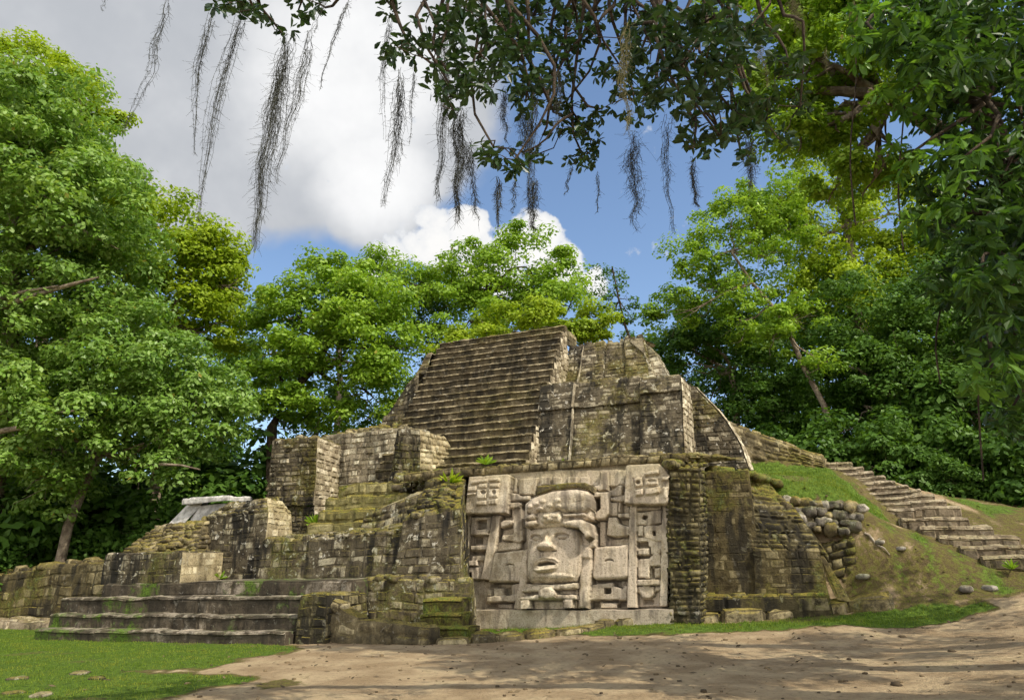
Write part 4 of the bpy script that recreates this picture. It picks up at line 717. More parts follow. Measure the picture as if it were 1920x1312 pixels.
for i, (u_, v_, z_, r, lb) in enumerate(((1.32, 20.1, 1.9, .11, 'orange-brown block lying half way up the earth bank'), (1.75, 20.15, 1.75, .1, 'grey stone on the earth bank right of the orange-brown block'), (2.85, 19.45, .95, .16, 'upright rounded stone poking from the foot of the earth bank'), (3.3, 19.5, .95, .13, 'rounded stone on the bank foot right of the upright stone'), (4.5, 20.1, 1.05, .2, 'brown stone block beside the lowest stone step'), (.85, 19.7, 1.1, .12, 'brown stone lodged at the left edge of the earth bank'))):
    stone_thing('bank_stone', lb, 'stone', None, pt(u_, v_, z_), r, 330 + i, 'boulder', (1.35, .9, .55))
mb = MB(); q = pt(1.05, 20.15, 0); q2 = pt(1.5, 19.95, 0); L_ = [q + (q2 - q) * t for t in np.linspace(0, 1, 6)]; L_ = [np.array([p[0], p[1], float(ground_z(p[0], p[1])) + .05 + .04 * math.sin(i * 2)]) for i, p in enumerate(L_)]
tube(mb, L_, [.03, .028, .025, .022, .018, .012], 6); tube(mb, [L_[2], L_[2] + np.array([.12, -.02, .08]), L_[2] + np.array([.22, -.05, .1])], [.018, .012, .006], 5); o = mb.build('fallen_branch', M['bark_pale'], None, base=L_[0]); tag(o, 'bare grey fallen branch lying on the earth bank', 'branch')
g_ = N('dead_leaf'); M['litter'] = g_.done(g_.bsdf(g_.mix(g_.attr('rnd'), (0.05, 0.036, 0.022), (0.2, 0.145, 0.08)), .8))
mb = MB()
for i in range(600):
    x = rg.uniform(-6, 12); y = rg.uniform(9.2, 22); 
    if cover(np.array([x]), np.array([y]))[0] > .45 and rg.uniform() > .25: continue
    z = float(ground_z(x, y)); r = rg.uniform(.012, .05) * (1.2 if rg.uniform() > .93 else .7)
    rock(mb, (x, y, z + r * .15), r, 5000 + i, (rg.uniform(.8, 1.6), 1, .6), 6, .3)
o = mb.build('pebbles', M['litter'], None); tag(o, kind='stuff'); o['label'] = 'scattered earth clods and pebbles on the dirt'
mb = MB(); n = 420; x = rg.uniform(-7, 13, n); y = rg.uniform(9.2, 22, n); z = ground_z(x, y) + .012; a = rg.uniform(0, 6.28, n); s = rg.uniform(.025, .07, n)
d = np.stack([np.cos(a), np.sin(a), rg.uniform(-.3, .5, n)], -1) * s[:, None]; e = np.stack([-np.sin(a), np.cos(a), rg.uniform(-.4, .4, n)], -1) * s[:, None] * .45; b = np.stack([x, y, z], -1)
mb.add(np.stack([b - d, b + e, b + d, b - e], 1).reshape(-1, 3), np.arange(n * 4).reshape(-1, 4), np.repeat(rg.uniform(0, 1, n), 4))
o = mb.build('leaf_litter', M['litter'], None, smooth=False); tag(o, kind='stuff'); o['label'] = 'dry fallen leaves scattered over the dirt'
# ================================================================== vegetation
LM = {'greygreen': leaf_mat('greygreen_leaf', (0.085, 0.17, 0.026), (0.30, 0.44, 0.11), (0.15, 0.28, 0.034), .36, .3, .42, .004),
      'yellow': leaf_mat('yellowgreen_leaf', (0.14, 0.24, 0.013), (0.38, 0.48, 0.035), (0.25, 0.34, 0.018), .4, .2, .5),
      'bright': leaf_mat('bright_leaf', (0.11, 0.22, 0.018), (0.33, 0.48, 0.055), (0.21, 0.35, 0.026), .38, .25, .45, .004),
      'deep': leaf_mat('deep_leaf', (0.032, 0.085, 0.014), (0.13, 0.24, 0.036), (0.075, 0.16, 0.02), .34, .2, .5),
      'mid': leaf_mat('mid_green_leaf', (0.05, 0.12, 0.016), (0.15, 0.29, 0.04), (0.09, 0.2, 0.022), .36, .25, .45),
      'vine': leaf_mat('vine_leaf', (0.018, 0.05, 0.011), (0.085, 0.17, 0.03), (0.045, 0.105, 0.016), .35, .25, .45),  # darker leaf colour stands in for the shade on this tree
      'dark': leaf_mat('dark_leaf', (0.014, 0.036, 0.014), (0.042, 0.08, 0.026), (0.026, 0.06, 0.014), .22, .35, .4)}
def leaf_quads(c, nrm, ln, wd, rg):
    """Pointed leaf faces at centres c, facing nrm."""
    n = len(c); t = rg.normal(size=(n, 3)); nrm = nrm / (np.linalg.norm(nrm, axis=1)[:, None] + 1e-9)
    t -= nrm * (t * nrm).sum(1)[:, None]; t /= np.linalg.norm(t, axis=1)[:, None] + 1e-9; b = np.cross(nrm, t)
    ln = ln[:, None]; wd = wd[:, None]
    return np.stack([c - t * ln * .5, c + b * wd * .5 - t * ln * .08, c + t * ln * .5, c - b * wd * .5 - t * ln * .08], 1)
def crown(mb, blobs, ls, nl, rc, rg, flat=.55, kden=4.2, fill=.5):
    nl = nl * 2.7; kden = kden * 1.15; rc = rc * 1.08; ls = ls * 1.1
    for (c, R) in blobs:
        K = max(5, int(kden * (R / rc) ** 2)); d = rg.normal(size=(K, 3)); d /= np.linalg.norm(d, axis=1)[:, None]; d[:, 2] = np.where(d[:, 2] < -.8, -d[:, 2], d[:, 2])
        rr = R * (fill + (1.06 - fill) * rg.uniform(0, 1, K) ** .6); cc = c + d * rr[:, None] * np.array([1, 1, .95])
        m = (nl * rg.uniform(.5, 1.5, K)).astype(int); idx = np.repeat(np.arange(K), m); n = len(idx)
        sz = rc * rg.uniform(.55, 1.25, K)
        off = rg.normal(size=(n, 3)); off /= np.linalg.norm(off, axis=1)[:, None]; off = off * (rg.uniform(.25, 1.05, n) ** .55)[:, None] + d[idx] * .15; off[:, 2] = np.where(off[:, 2] < -.35, -off[:, 2] * .7, off[:, 2])
        q = cc[idx] + off * sz[idx][:, None] * np.array([1, 1, flat * 1.25])
        nr = off * .9 + np.array([0, 0, .55]) + rg.normal(size=(n, 3)) * .42
        l = ls * rg.uniform(.65, 1.3, n); quads = leaf_quads(q, nr, l, l * rg.uniform(.45, .68, n), rg)
        cl = rg.uniform(0, 1, K); mb.add(quads.reshape(-1, 3), np.arange(n * 4).reshape(-1, 4), np.repeat(np.clip(cl[idx] * .55 + rg.uniform(0, .45, n), 0, 1), 4))
def limb(mb, a, b, r0, r1, rg, bend=.08, k=7):
    t = np.linspace(0, 1, k)[:, None]; L = np.linalg.norm(b - a); w = rg.normal(size=3) * bend * L; w2 = rg.normal(size=3) * bend * .6 * L
    p = a * (1 - t) + b * t + np.sin(math.pi * t) * w + np.sin(2 * math.pi * t) * w2; tube(mb, p, r0 + (r1 - r0) * t[:, 0], 8)
    return p
def blob(px, py, r, Y):
    c = aty(px, py, Y); return (c, r * np.linalg.norm(c - CAM) / F)
def tree(name, label, cat, blobs, mat, ls=.17, nl=60, rc=.75, trunk=None, bark='bark', r0=.28, seed=1, group=None, extra=None, foot=None, kden=4.2, bare=(), fill=.35):
    rg = np.random.default_rng(seed); B = [blob(*b) if len(b) == 4 else (np.array(b[0], float), b[1]) for b in blobs]
    cen = np.mean([b[0] for b in B], 0)
    if trunk is None:
        f = np.array([cen[0], cen[1], 0.]) if foot is None else np.array(foot, float); f[2] = float(ground_z(f[0], f[1])) - .1
        trunk_p = np.array([f + (np.array([cen[0], cen[1], cen[2]]) - f) * t + np.array([.25 * math.sin(t * 5 + seed), .2 * math.cos(t * 4 + seed), 0]) * t for t in np.linspace(0, 1, 8)])
    else:
        trunk_p = np.array(trunk, float)
        if trunk_p[0][2] < 9: trunk_p[0][2] = float(ground_z(trunk_p[0][0], trunk_p[0][1])) - .1
    t = thing(name, label, cat, trunk_p[0], group)
    mb = MB(); tube(mb, trunk_p, np.linspace(r0, r0 * .4, len(trunk_p)), 10)
    for c, R in B:
        i = int(np.argmin(np.linalg.norm(trunk_p[len(trunk_p) // 2:] - c, axis=1))) + len(trunk_p) // 2
        p = limb(mb, trunk_p[i], c, r0 * .38, r0 * .1, rg)
        for _ in range(4):
            d = rg.normal(size=3); d /= np.linalg.norm(d); limb(mb, p[rg.integers(3, 7)], c + d * R * .8, r0 * .12, r0 * .03, rg, .1, 5)
    for pts, ra, rb in bare: tube(mb, np.array(pts), np.linspace(ra, rb, len(pts)), 8)
    mb.build('trunk', M[bark], t)
    mb = MB(); crown(mb, B, ls, nl, rc, rg, kden=kden, fill=fill); o = mb.build('crown', LM[mat], t, smooth=False)
    return t
def copy_tree(t, loc, rz, sc, label, group):
    r = t.copy(); COL.objects.link(r); r.location = loc; r.rotation_euler = (0, 0, rz); r.scale = (sc, sc, sc); r['label'] = label
    if group: r['group'] = group
    for ch in t.children: c = ch.copy(); COL.objects.link(c); c.parent = r
    return r
P3 = lambda px, py, y: aty(px, py, y)
# left side
tree('broadleaf_tree', 'towering grey-green broadleaf tree filling the upper left, pale bare limbs showing', 'tree', [(20, 340, 185, 26), (100, 300, 84, 26), (20, 240, 85, 26), (150, 420, 110, 25), (-70, 500, 200, 26), (100, 520, 140, 26), (-80, 330, 140, 28)], 'greygreen', .2, 62, .8, foot=(-20, 29, 0), r0=.5, seed=11,
     bare=[([P3(-60, 600, 24.5), P3(60, 555, 23.6), P3(140, 532, 23.2), P3(185, 520, 23)], .13, .03), ([P3(-60, 580, 24.5), P3(40, 548, 23.6), P3(110, 536, 23.2)], .1, .03)])
tree('broadleaf_tree', 'yellowish tall tree peeking out behind the upper left crown', 'tree', [(40, 160, 80, 33), (108, 180, 52, 33), (155, 215, 66, 33), (190, 325, 48, 33), (198, 415, 42, 33), (100, 330, 90, 34)], 'yellow', .2, 55, .8, seed=12, r0=.35)
tree('broadleaf_tree', 'low spreading grey-green tree with leaning trunk over the left ruins', 'tree', [(80, 680, 170, 26), (210, 640, 120, 26), (300, 710, 115, 26), (375, 775, 82, 25.5), (430, 800, 50, 25.5), (100, 830, 110, 25), (270, 830, 95, 25), (0, 800, 140, 26), (190, 770, 120, 25), (330, 860, 60, 25), (60, 905, 70, 25)], 'greygreen', .17, 64, .75, seed=13,
     trunk=[P3(105, 1045, 26), P3(128, 985, 26), P3(155, 920, 26.2), P3(190, 850, 26.5), P3(220, 780, 26.8), P3(230, 700, 27)], r0=.19, bare=[([P3(-40, 815, 24), P3(50, 800, 23.2), P3(90, 775, 23), P3(140, 770, 23)], .11, .03), ([P3(300, 870, 23.8), P3(340, 872, 23.6), P3(375, 880, 23.4)], .05, .02)])
tree('broadleaf_tree', 'yellow-green tree between the tall left tree and the rounded tree', 'tree', [(300, 480, 105, 31), (380, 500, 72, 31), (425, 540, 65, 31), (340, 590, 95, 31), (235, 455, 72, 30), (390, 620, 60, 31), (260, 600, 90, 31)], 'yellow', .19, 58, .75, seed=14, r0=.3)
tree('broadleaf_tree', 'rounded bright green tree just left of the staircase', 'tree', [(620, 560, 92, 31), (555, 615, 82, 31), (695, 590, 82, 30), (738, 650, 55, 30), (640, 680, 112, 30), (560, 715, 72, 30), (700, 745, 62, 30), (600, 770, 60, 30), (520, 690, 50, 31)], 'bright', .18, 62, .72, seed=15,
     trunk=[P3(520, 860, 30), P3(510, 800, 30), P3(540, 740, 30.3), P3(590, 690, 30.6), P3(620, 640, 31)], r0=.24, bark='bark_dark')
# behind the temple
tree('broadleaf_tree', 'rounded sunlit tree standing directly behind the temple summit', 'tree', [(985, 500, 82, 38), (900, 520, 66, 38), (1050, 530, 62, 38), (830, 540, 60, 38), (765, 545, 50, 39), (720, 505, 38, 40), (980, 590, 85, 37), (1060, 590, 66, 37), (880, 600, 70, 37)], 'bright', .2, 60, .85, seed=16, r0=.35, bark='bark_dark')
tree('broadleaf_tree', 'dark tree in the gap left of the temple summit', 'tree', [(800, 590, 80, 42), (760, 650, 70, 41), (700, 560, 60, 42), (460, 690, 60, 40), (450, 600, 55, 42)], 'deep', .2, 50, .9, seed=17, r0=.3)
tree('young_tree', 'low yellow-green bushy tree growing on the back of the summit', 'tree', [(900, 640, 55, 29), (960, 615, 45, 29), (1010, 610, 45, 29), (860, 660, 45, 28), (1110, 620, 48, 30), (1075, 615, 40, 30)], 'yellow', .15, 60, .5, seed=18, r0=.12)
tree('slender_tree', 'thin feathery young tree against the sky right of the summit', 'tree', [(1150, 520, 26, 31), (1175, 560, 24, 31), (1130, 560, 24, 31), (1160, 600, 24, 31), (1120, 600, 20, 31), (1190, 610, 18, 31)], 'deep', .13, 26, .42, seed=19, r0=.07, trunk=[P3(1190, 660, 31), P3(1172, 610, 31), P3(1160, 560, 31), P3(1148, 500, 31)], bark='bark_dark', kden=3)
# right side forest
tree('airy_tree', 'airy tree with leaning pale trunk right of the temple', 'tree', [(1375, 410, 62, 34), (1300, 480, 52, 34), (1440, 385, 58, 34), (1320, 545, 62, 34), (1265, 590, 52, 34), (1425, 480, 62, 34), (1385, 600, 66, 34), (1480, 430, 50, 34), (1495, 590, 42, 32.8), (1535, 690, 32, 32.4), (1450, 640, 40, 33)], 'bright', .17, 44, .62, seed=21, r0=.15, bark='bark', kden=3.6,
     trunk=[P3(1578, 868, 33), P3(1545, 760, 33), P3(1508, 690, 33.2), P3(1478, 620, 33.5), P3(1445, 570, 33.8), P3(1410, 530, 34), P3(1370, 470, 34)])
tree('broadleaf_tree', 'sunny yellow-green tree high behind the pale leaning trunk', 'tree', [(1480, 430, 75, 42), (1560, 380, 80, 42), (1600, 480, 90, 42), (1540, 300, 55, 42), (1680, 400, 90, 42), (1620, 590, 90, 41), (1550, 560, 75, 41), (1720, 520, 90, 42)], 'yellow', .22, 52, .95, seed=22, r0=.35, trunk=[P3(1640, 900, 41), P3(1620, 700, 41), P3(1600, 520, 41.5), P3(1590, 420, 42), P3(1578, 290, 42)])
tree('broadleaf_tree', 'deep green tree close behind the right corner of the temple', 'tree', [(1320, 690, 80, 38), (1420, 720, 86, 38), (1290, 630, 55, 38), (1480, 770, 72, 37), (1385, 650, 75, 38), (1250, 640, 40, 39), (1440, 800, 60, 37)], 'deep', .2, 58, .85, seed=23, r0=.32)
tree('broadleaf_tree', 'dense mid-green tree above the stone steps at right', 'tree', [(1620, 760, 95, 33), (1700, 690, 105, 33), (1760, 800, 105, 32), (1680, 870, 70, 31), (1860, 780, 115, 32), (1790, 620, 105, 33), (1890, 900, 90, 31), (1760, 900, 55, 30.5), (1560, 690, 60, 34)], 'deep', .19, 60, .8, seed=24, r0=.34)
# near trees on the right whose branches hang over the view
tree('canopy_tree', 'sunlit yellow-green canopy high at the top right', 'tree', [(1430, 40, 105, 11), (1530, 110, 95, 11), (1500, 250, 62, 11), (1440, 180, 60, 11), (1600, 30, 120, 11), (1560, 230, 55, 11), (1620, 200, 90, 11), (1570, 340, 50, 11), (1640, 330, 60, 11)], 'bright', .085, 70, .3, seed=31, r0=.3, trunk=[(10.5, 11, 0), (10.0, 11, 3), (9.2, 11, 6), (8, 11.2, 8), (6.6, 11.2, 9.2)], kden=3.1)
def big_leaves(mb, centers, axes, ln, rg, wfac=.42):
    """Broad oval leaves, six points each, drooping from their twig."""
    n = len(centers); d = axes / (np.linalg.norm(axes, axis=1)[:, None] + 1e-9); side = np.cross(d, rg.normal(size=(n, 3)) * .6 + np.array([0, 0, 1])); side /= np.linalg.norm(side, axis=1)[:, None] + 1e-9; nr = np.cross(side, d)
    l = (ln * rg.uniform(.7, 1.25, n))[:, None]; w = l * wfac
    P = [centers, centers + d * l * .35 + side * w * .38 + nr * l * .05, centers + d * l * .72 + side * w * .5 + nr * l * .04, centers + d * l - nr * l * .03, centers + d * l * .72 - side * w * .5 + nr * l * .04, centers + d * l * .35 - side * w * .38 + nr * l * .05]
    V_ = np.stack(P, 1).reshape(-1, 3); base = np.arange(n)[:, None] * 6
    Fq = np.concatenate([base + np.array([[0, 1, 2, 3]]), base + np.array([[0, 3, 4, 5]])]); mb.add(V_, Fq, np.repeat(rg.uniform(0, 1, n), 6))
def rosettes(mb, cl, per, ln, rg, Yj=.35, droop=-.35, wfac=.42, twigs=None):
    for (px, py, r, Y) in cl:
        K = max(2, int((r / per) ** 2))
        for _ in range(K):
            a = rg.uniform(0, 6.28); q = r * math.sqrt(rg.uniform(0, 1)); c = aty(px + q * math.cos(a), py + q * math.sin(a) * .85, Y + rg.normal() * Yj)
            m = int(rg.integers(6, 10)); ax = rg.normal(size=(m, 3)) * np.array([1, 1, .5]) + np.array([0, 0, droop]); big_leaves(mb, np.repeat(c[None], m, 0) + rg.normal(size=(m, 3)) * ln * .18, ax, ln, rg, wfac)
            if twigs is not None: twigs.append(c)
OV = [(430, 8, 32), (478, 22, 30), (528, 62, 22), (560, 18, 34), (600, 8, 22), (728, 6, 26), (758, 98, 40), (820, 55, 48), (870, 20, 52), (900, 100, 58), (950, 60, 66), (960, 140, 56), (1000, 30, 66), (1040, 110, 58), (1080, 60, 52), (815, 125, 22), (850, 170, 36), (900, 165, 42), (1010, 170, 34), (985, 192, 20), (925, 275, 28), (965, 300, 34), (1000, 292, 22),
      (1070, 222, 44), (1108, 262, 36), (1092, 290, 32), (1060, 192, 24), (1130, 205, 24), (1160, 120, 50), (1190, 190, 48), (1220, 80, 58), (1250, 150, 48), (1262, 40, 58), (1300, 100, 58), (1300, 222, 32), (1300, 278, 28), (1322, 172, 42), (1360, 122, 48), (1382, 202, 46), (1352, 258, 36), (1402, 240, 32), (1440, 190, 36), (1462, 262, 26), (1480, 120, 40), (1400, 60, 48), (1340, 30, 48), (1182, 20, 50), (1120, 20, 50), (1392, 300, 22), (1500, 200, 30)]
OV = [(a, b, c, 6.6 + .9 * math.sin(a * .013)) for a, b, c in OV]
rg = np.random.default_rng(41)
ot = thing('overhanging_tree', 'dark broad-leaved tree reaching over the top of the picture, hung with moss', 'tree', (9.2, 6.0, float(ground_z(9.2, 6.0)) - .1))
mb = MB(); twc = []; rosettes(mb, OV, 11.2, .112, rg, twigs=twc)
mb.build('foliage', LM['dark'], ot, smooth=False)
tb = MB(); main = np.array([[9.2, 6.0, -.1], [9.1, 6.0, 3], [8.6, 6.1, 6], [7.4, 6.3, 8.0], P3(1560, -120, 6.7), P3(1300, -60, 6.9), P3(1050, -70, 6.8), P3(800, -80, 6.4), P3(560, -90, 6.2), P3(300, -80, 6.1), P3(100, -90, 6.0)])
tube(tb, main, [.4, .36, .3, .22, .13, .1, .085, .07, .055, .04, .02], 10)
mainf = np.concatenate([main[4:-1] * (1 - t) + main[5:] * t for t in np.linspace(0, 1, 8)[:-1]])
for (px, py, r, Y) in OV:
    c = aty(px, py, Y); i = np.argmin(np.linalg.norm(mainf - c, axis=1)); limb(tb, mainf[i], c, .028, .01, rg, .1)
limb(tb, P3(1072, 215, 6.6), P3(985, 285, 6.6), .016, .007, rg, .04); limb(tb, P3(1250, -60, 6.9), P3(1200, 100, 6.9), .03, .012, rg, .05)
for c in twc[::4]:
    k = min(OV, key=lambda q: np.linalg.norm(aty(q[0], q[1], q[3]) - c)); limb(tb, aty(k[0], k[1], k[3]), c, .007, .003, rg, .1, 4)
tb.build('branches', M['bark_dark'], ot)
mb = MB(); SHB = [((11, 5, 9.5), 1.5), ((12.5, 9.0, 8.5), 1.3), ((6.5, 2.5, 9.6), 1.5), ((13.5, 12, 8.0), 1.6)]
crown(mb, [(np.array(c), R) for c, R in SHB], .16, 34, .6, rg, kden=4); mb.build('crown', LM['deep'], ot, smooth=False)
# dark leafy tree draped with vines at the right edge
NB_ = [(1780, 60, 120), (1860, 200, 150), (1810, 370, 110), (1890, 480, 110), (1905, 640, 90), (1790, 520, 60), (1880, 330, 120), (1720, 30, 110), (1850, 60, 140), (1870, 560, 70), (1900, 760, 60)]
NB_ = [(a, b, c, 9.0 + .8 * math.sin(a * .02 + b * .01)) for a, b, c in NB_]
rg = np.random.default_rng(43)
NL_ = [(1640, 60, 70, 8.6), (1700, 180, 60, 8.6), (1690, 300, 45, 8.8), (1740, 400, 50, 8.8), (1760, 110, 60, 8.2), (1720, 60, 60, 8.2), (1800, 300, 50, 8.2), (1840, 520, 50, 8.2), (1860, 700, 60, 8.4)]
vt = thing('vine_tree', 'dark tree draped in long pointed leaves along the right edge', 'tree', (7.9, 9.6, float(ground_z(7.9, 9.6)) - .1))
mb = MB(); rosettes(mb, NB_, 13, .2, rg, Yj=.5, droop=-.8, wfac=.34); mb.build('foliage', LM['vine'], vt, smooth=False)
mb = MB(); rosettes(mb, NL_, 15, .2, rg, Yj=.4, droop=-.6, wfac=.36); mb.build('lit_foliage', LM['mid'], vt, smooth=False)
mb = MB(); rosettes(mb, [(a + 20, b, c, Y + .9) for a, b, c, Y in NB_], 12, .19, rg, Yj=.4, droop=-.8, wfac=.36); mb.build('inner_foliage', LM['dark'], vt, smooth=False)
tb = MB(); tr = np.array([[7.9, 9.6, -.1], [7.8, 9.7, 3], [7.5, 9.8, 6], [7.0, 9.8, 9], [6.5, 9.8, 11]]); tube(tb, tr, [.3, .26, .22, .18, .1], 10)
for (px, py, r, Y) in NB_ + NL_:
    c = aty(px, py, Y); i = np.argmin(np.linalg.norm(tr - c - Z, axis=1)); limb(tb, tr[i], c, .06, .015, rg, .08)
for px, y0, y1 in ((1600, 40, 420), (1690, 100, 470), (1840, 400, 900), (1760, 500, 720)): tube(tb, [aty(px + 6 * math.sin(i), y0 + (y1 - y0) * i / 7, 9.4) for i in range(8)], .012, 5)
tb.build('branches', M['bark_dark'], vt)

# hanging moss strands, each a thing of its own
g_ = N('hanging_moss'); M['moss_dark'] = g_.done(g_.bsdf(g_.mix(g_.attr('rnd'), (0.025, 0.027, 0.026), (0.11, 0.115, 0.09)), .95))
g_ = N('hanging_moss_pale'); M['moss_pale'] = g_.done(g_.bsdf(g_.mix(g_.attr('rnd'), (0.10, 0.095, 0.045), (0.26, 0.24, 0.12)), .95))
def ribbon(P, w, rg):
    """Thin flat fibres through point rows P (n,k,3); two crossed strips each."""
    n, k, _ = P.shape; out = []; t = np.gradient(P, axis=1)
    for ax in (np.array([1, .2, 0]), np.array([-.2, 1, 0])):
        s = np.cross(t, ax); s /= np.linalg.norm(s, axis=2)[..., None] + 1e-9; ww = w * np.linspace(1, .5, k)[None, :, None]
        out.append(np.stack([P - s * ww, P + s * ww], 2))
    V_ = np.concatenate(out); m = len(V_); i = np.arange(k - 1); f = np.stack([2 * i, 2 * i + 1, 2 * i + 3, 2 * i + 2], -1)
    return V_.reshape(-1, 3), (np.arange(m)[:, None, None] * (2 * k) + f[None]).reshape(-1, 4)
def moss(top, bot, Y, width, nf, nh, seed, label, mat='moss_dark'):
    rg = np.random.default_rng(seed); a, b = aty(*top, Y), aty(*bot, Y); k = 26; t = np.linspace(0, 1, k); L = np.linalg.norm(b - a); s = width * Y / F
    bow = np.array([rg.normal() * .03, rg.normal() * .03, 0]) * L
    core = a + (b - a) * t[:, None] + np.sin(math.pi * t)[:, None] * bow; mb = MB()
    for h_ in (2.3, 4.1, 7.3): core = core + (np.sin(t * h_ * math.pi + rg.uniform(0, 6.28)) * (.2 + t))[:, None] * rg.normal(size=3) * np.array([1, 1, 0]) * s * .11
    env = (np.clip(1 - t, .12, 1) ** .7)
    st = rg.uniform(0, .25, nf); en = np.clip(st + rg.uniform(.35, 1.1, nf), 0, 1); en[:2] = 1
    tt = st[:, None] + (en - st)[:, None] * t[None]; P = np.stack([np.interp(tt, t, core[:, j]) for j in range(3)], -1)
    wob = np.cumsum(rg.normal(size=(nf, k, 3)) * np.array([1, 1, .2]), axis=1) / math.sqrt(k) * s * .42 + (rg.normal(size=(nf, 1, 3)) * np.array([1, 1, .1])) * s * .2
    P = P + wob * np.interp(tt, t, env)[..., None]; v, f = ribbon(P, .0021, rg); mb.add(v, f, np.repeat(rg.uniform(0, 1, len(v) // 2), 2))
    i = rg.integers(0, nf, nh); j = rg.integers(0, k, nh); p0 = P[i, j]; d = rg.normal(size=(nh, 3)) * np.array([1, 1, .7]) + np.array([0, 0, -.85]); d /= np.linalg.norm(d, axis=1)[:, None]; d2 = d + rg.normal(size=(nh, 3)) * 1.1 + np.array([0, 0, -.8]); hl = (s * rg.uniform(.2, .6, nh) * (.35 + .65 * np.interp(tt[i, j], t, env)))[:, None]
    Q = np.stack([p0, p0 + d * hl * .5, p0 + d * hl * .6 + d2 * hl * .35, p0 + d * hl * .55 + d2 * hl * .7], 1); v, f = ribbon(Q, .0017, rg); mb.add(v, f, np.repeat(rg.uniform(0, 1, len(v) // 2), 2))
    o = mb.build('hanging_moss', M[mat], None, base=a, smooth=False); tag(o, label, 'hanging moss', 'strands of moss hanging from the branches')
MS = [((318, -20), (232, 250), 22, 8, 260, 'long faint moss strand, leftmost against the grey cloud'), ((400, 15), (362, 285), 20, 12, 320, 'moss strand second from left, ending in a small knot'), ((470, -15), (370, 415), 28, 16, 460, 'third moss strand from left, long and slanting'), ((540, 60), (478, 465), 42, 44, 900, 'thickest long moss curtain under the small leaf cluster at upper left'), ((585, 40), (515, 340), 24, 14, 360, 'thin strand just right of the thickest moss curtain'), ((660, -15), (600, 165), 16, 7, 160, 'short wispy strand left of the big leaf mass'), ((200, -20), (190, 20), 8, 4, 40, 'tiny tip of moss at the top edge, far left'), ((612, -20), (590, 60), 14, 6, 80, 'short moss wisp at top edge between the leaf clusters'),
      ((735, 20), (718, 260), 16, 10, 240, 'thin strand left of the moss strand under the blue-black leaf tuft'), ((748, 118), (720, 385), 28, 20, 460, 'strand hanging under the leftmost tuft of the big leaf mass'), ((778, 118), (768, 270), 14, 5, 120, 'sparse short strand right of the leftmost leaf tuft'), ((838, 60), (824, 375), 30, 24, 560, 'dark strand beneath the left part of the leaf mass'), ((868, 195), (866, 412), 36, 36, 620, 'dense dark moss beard pointing at the cloud top'), ((880, 260), (895, 412), 26, 10, 260, 'frayed strand curving right beside the dense beard'), ((945, 160), (950, 268), 20, 12, 240, 'short strand above the small leaf tuft'), ((980, 200), (985, 290), 24, 18, 260, 'bushy strand right above the small leaf tuft'), ((1005, 170), (998, 425), 20, 22, 420, 'straight dark strand passing behind the small leaf tuft'), ((935, 330), (932, 428), 18, 18, 220, 'strand hanging below the left of the small leaf tuft'), ((998, 330), (996, 432), 26, 22, 280, 'bushy end below the right of the small leaf tuft'),
      ((965, 330), (962, 400), 16, 5, 90, 'faint wisp between two strands below the small leaf tuft'), ((1045, 130), (1043, 240), 24, 18, 240, 'bushy strand in the middle of the leaf mass'), ((1075, 300), (1058, 366), 12, 5, 80, 'tiny wisp below the lowest middle leaves'), ((1118, 315), (1120, 396), 12, 5, 90, 'thin wisp right of the tiny middle wisp'), ((1182, 245), (1190, 430), 34, 18, 420, 'wide airy strand against blue sky'), ((1252, 205), (1266, 435), 20, 10, 260, 'thin strand right of the wide airy strand'), ((1300, 290), (1310, 392), 18, 16, 240, 'dark strand ending in a small purple-brown tip'), ((1405, 250), (1410, 358), 26, 26, 320, 'dense short strand at the right end of the dark leaves')]
for i, (a, b, w, nf, nh, lb) in enumerate(MS): moss(a, b, 6.7, w, nf, nh, 800 + i, lb)
for i, (a, b, w, nf, nh, lb) in enumerate((((1180, 40), (1180, 245), 30, 18, 240, 'pale olive moss tangle over the dark leaves'), ((1482, -10), (1510, 70), 26, 40, 300, 'pale moss tuft at the top beside the sunlit canopy'), ((1425, 35), (1440, 160), 26, 26, 300, 'pale moss strand left of the sunlit canopy'), ((1600, 0), (1602, 90), 20, 30, 260, 'pale moss tuft lit at the right of the sunlit canopy'), ((1548, 90), (1550, 140), 12, 14, 100, 'small pale moss tuft in the sunlit canopy'), ((1508, 175), (1512, 205), 10, 12, 80, 'smallest pale moss tuft low in the sunlit canopy'))): moss(a, b, 5.3 if i == 0 else 9.7, w, nf, nh, 860 + i, lb, 'moss_pale')

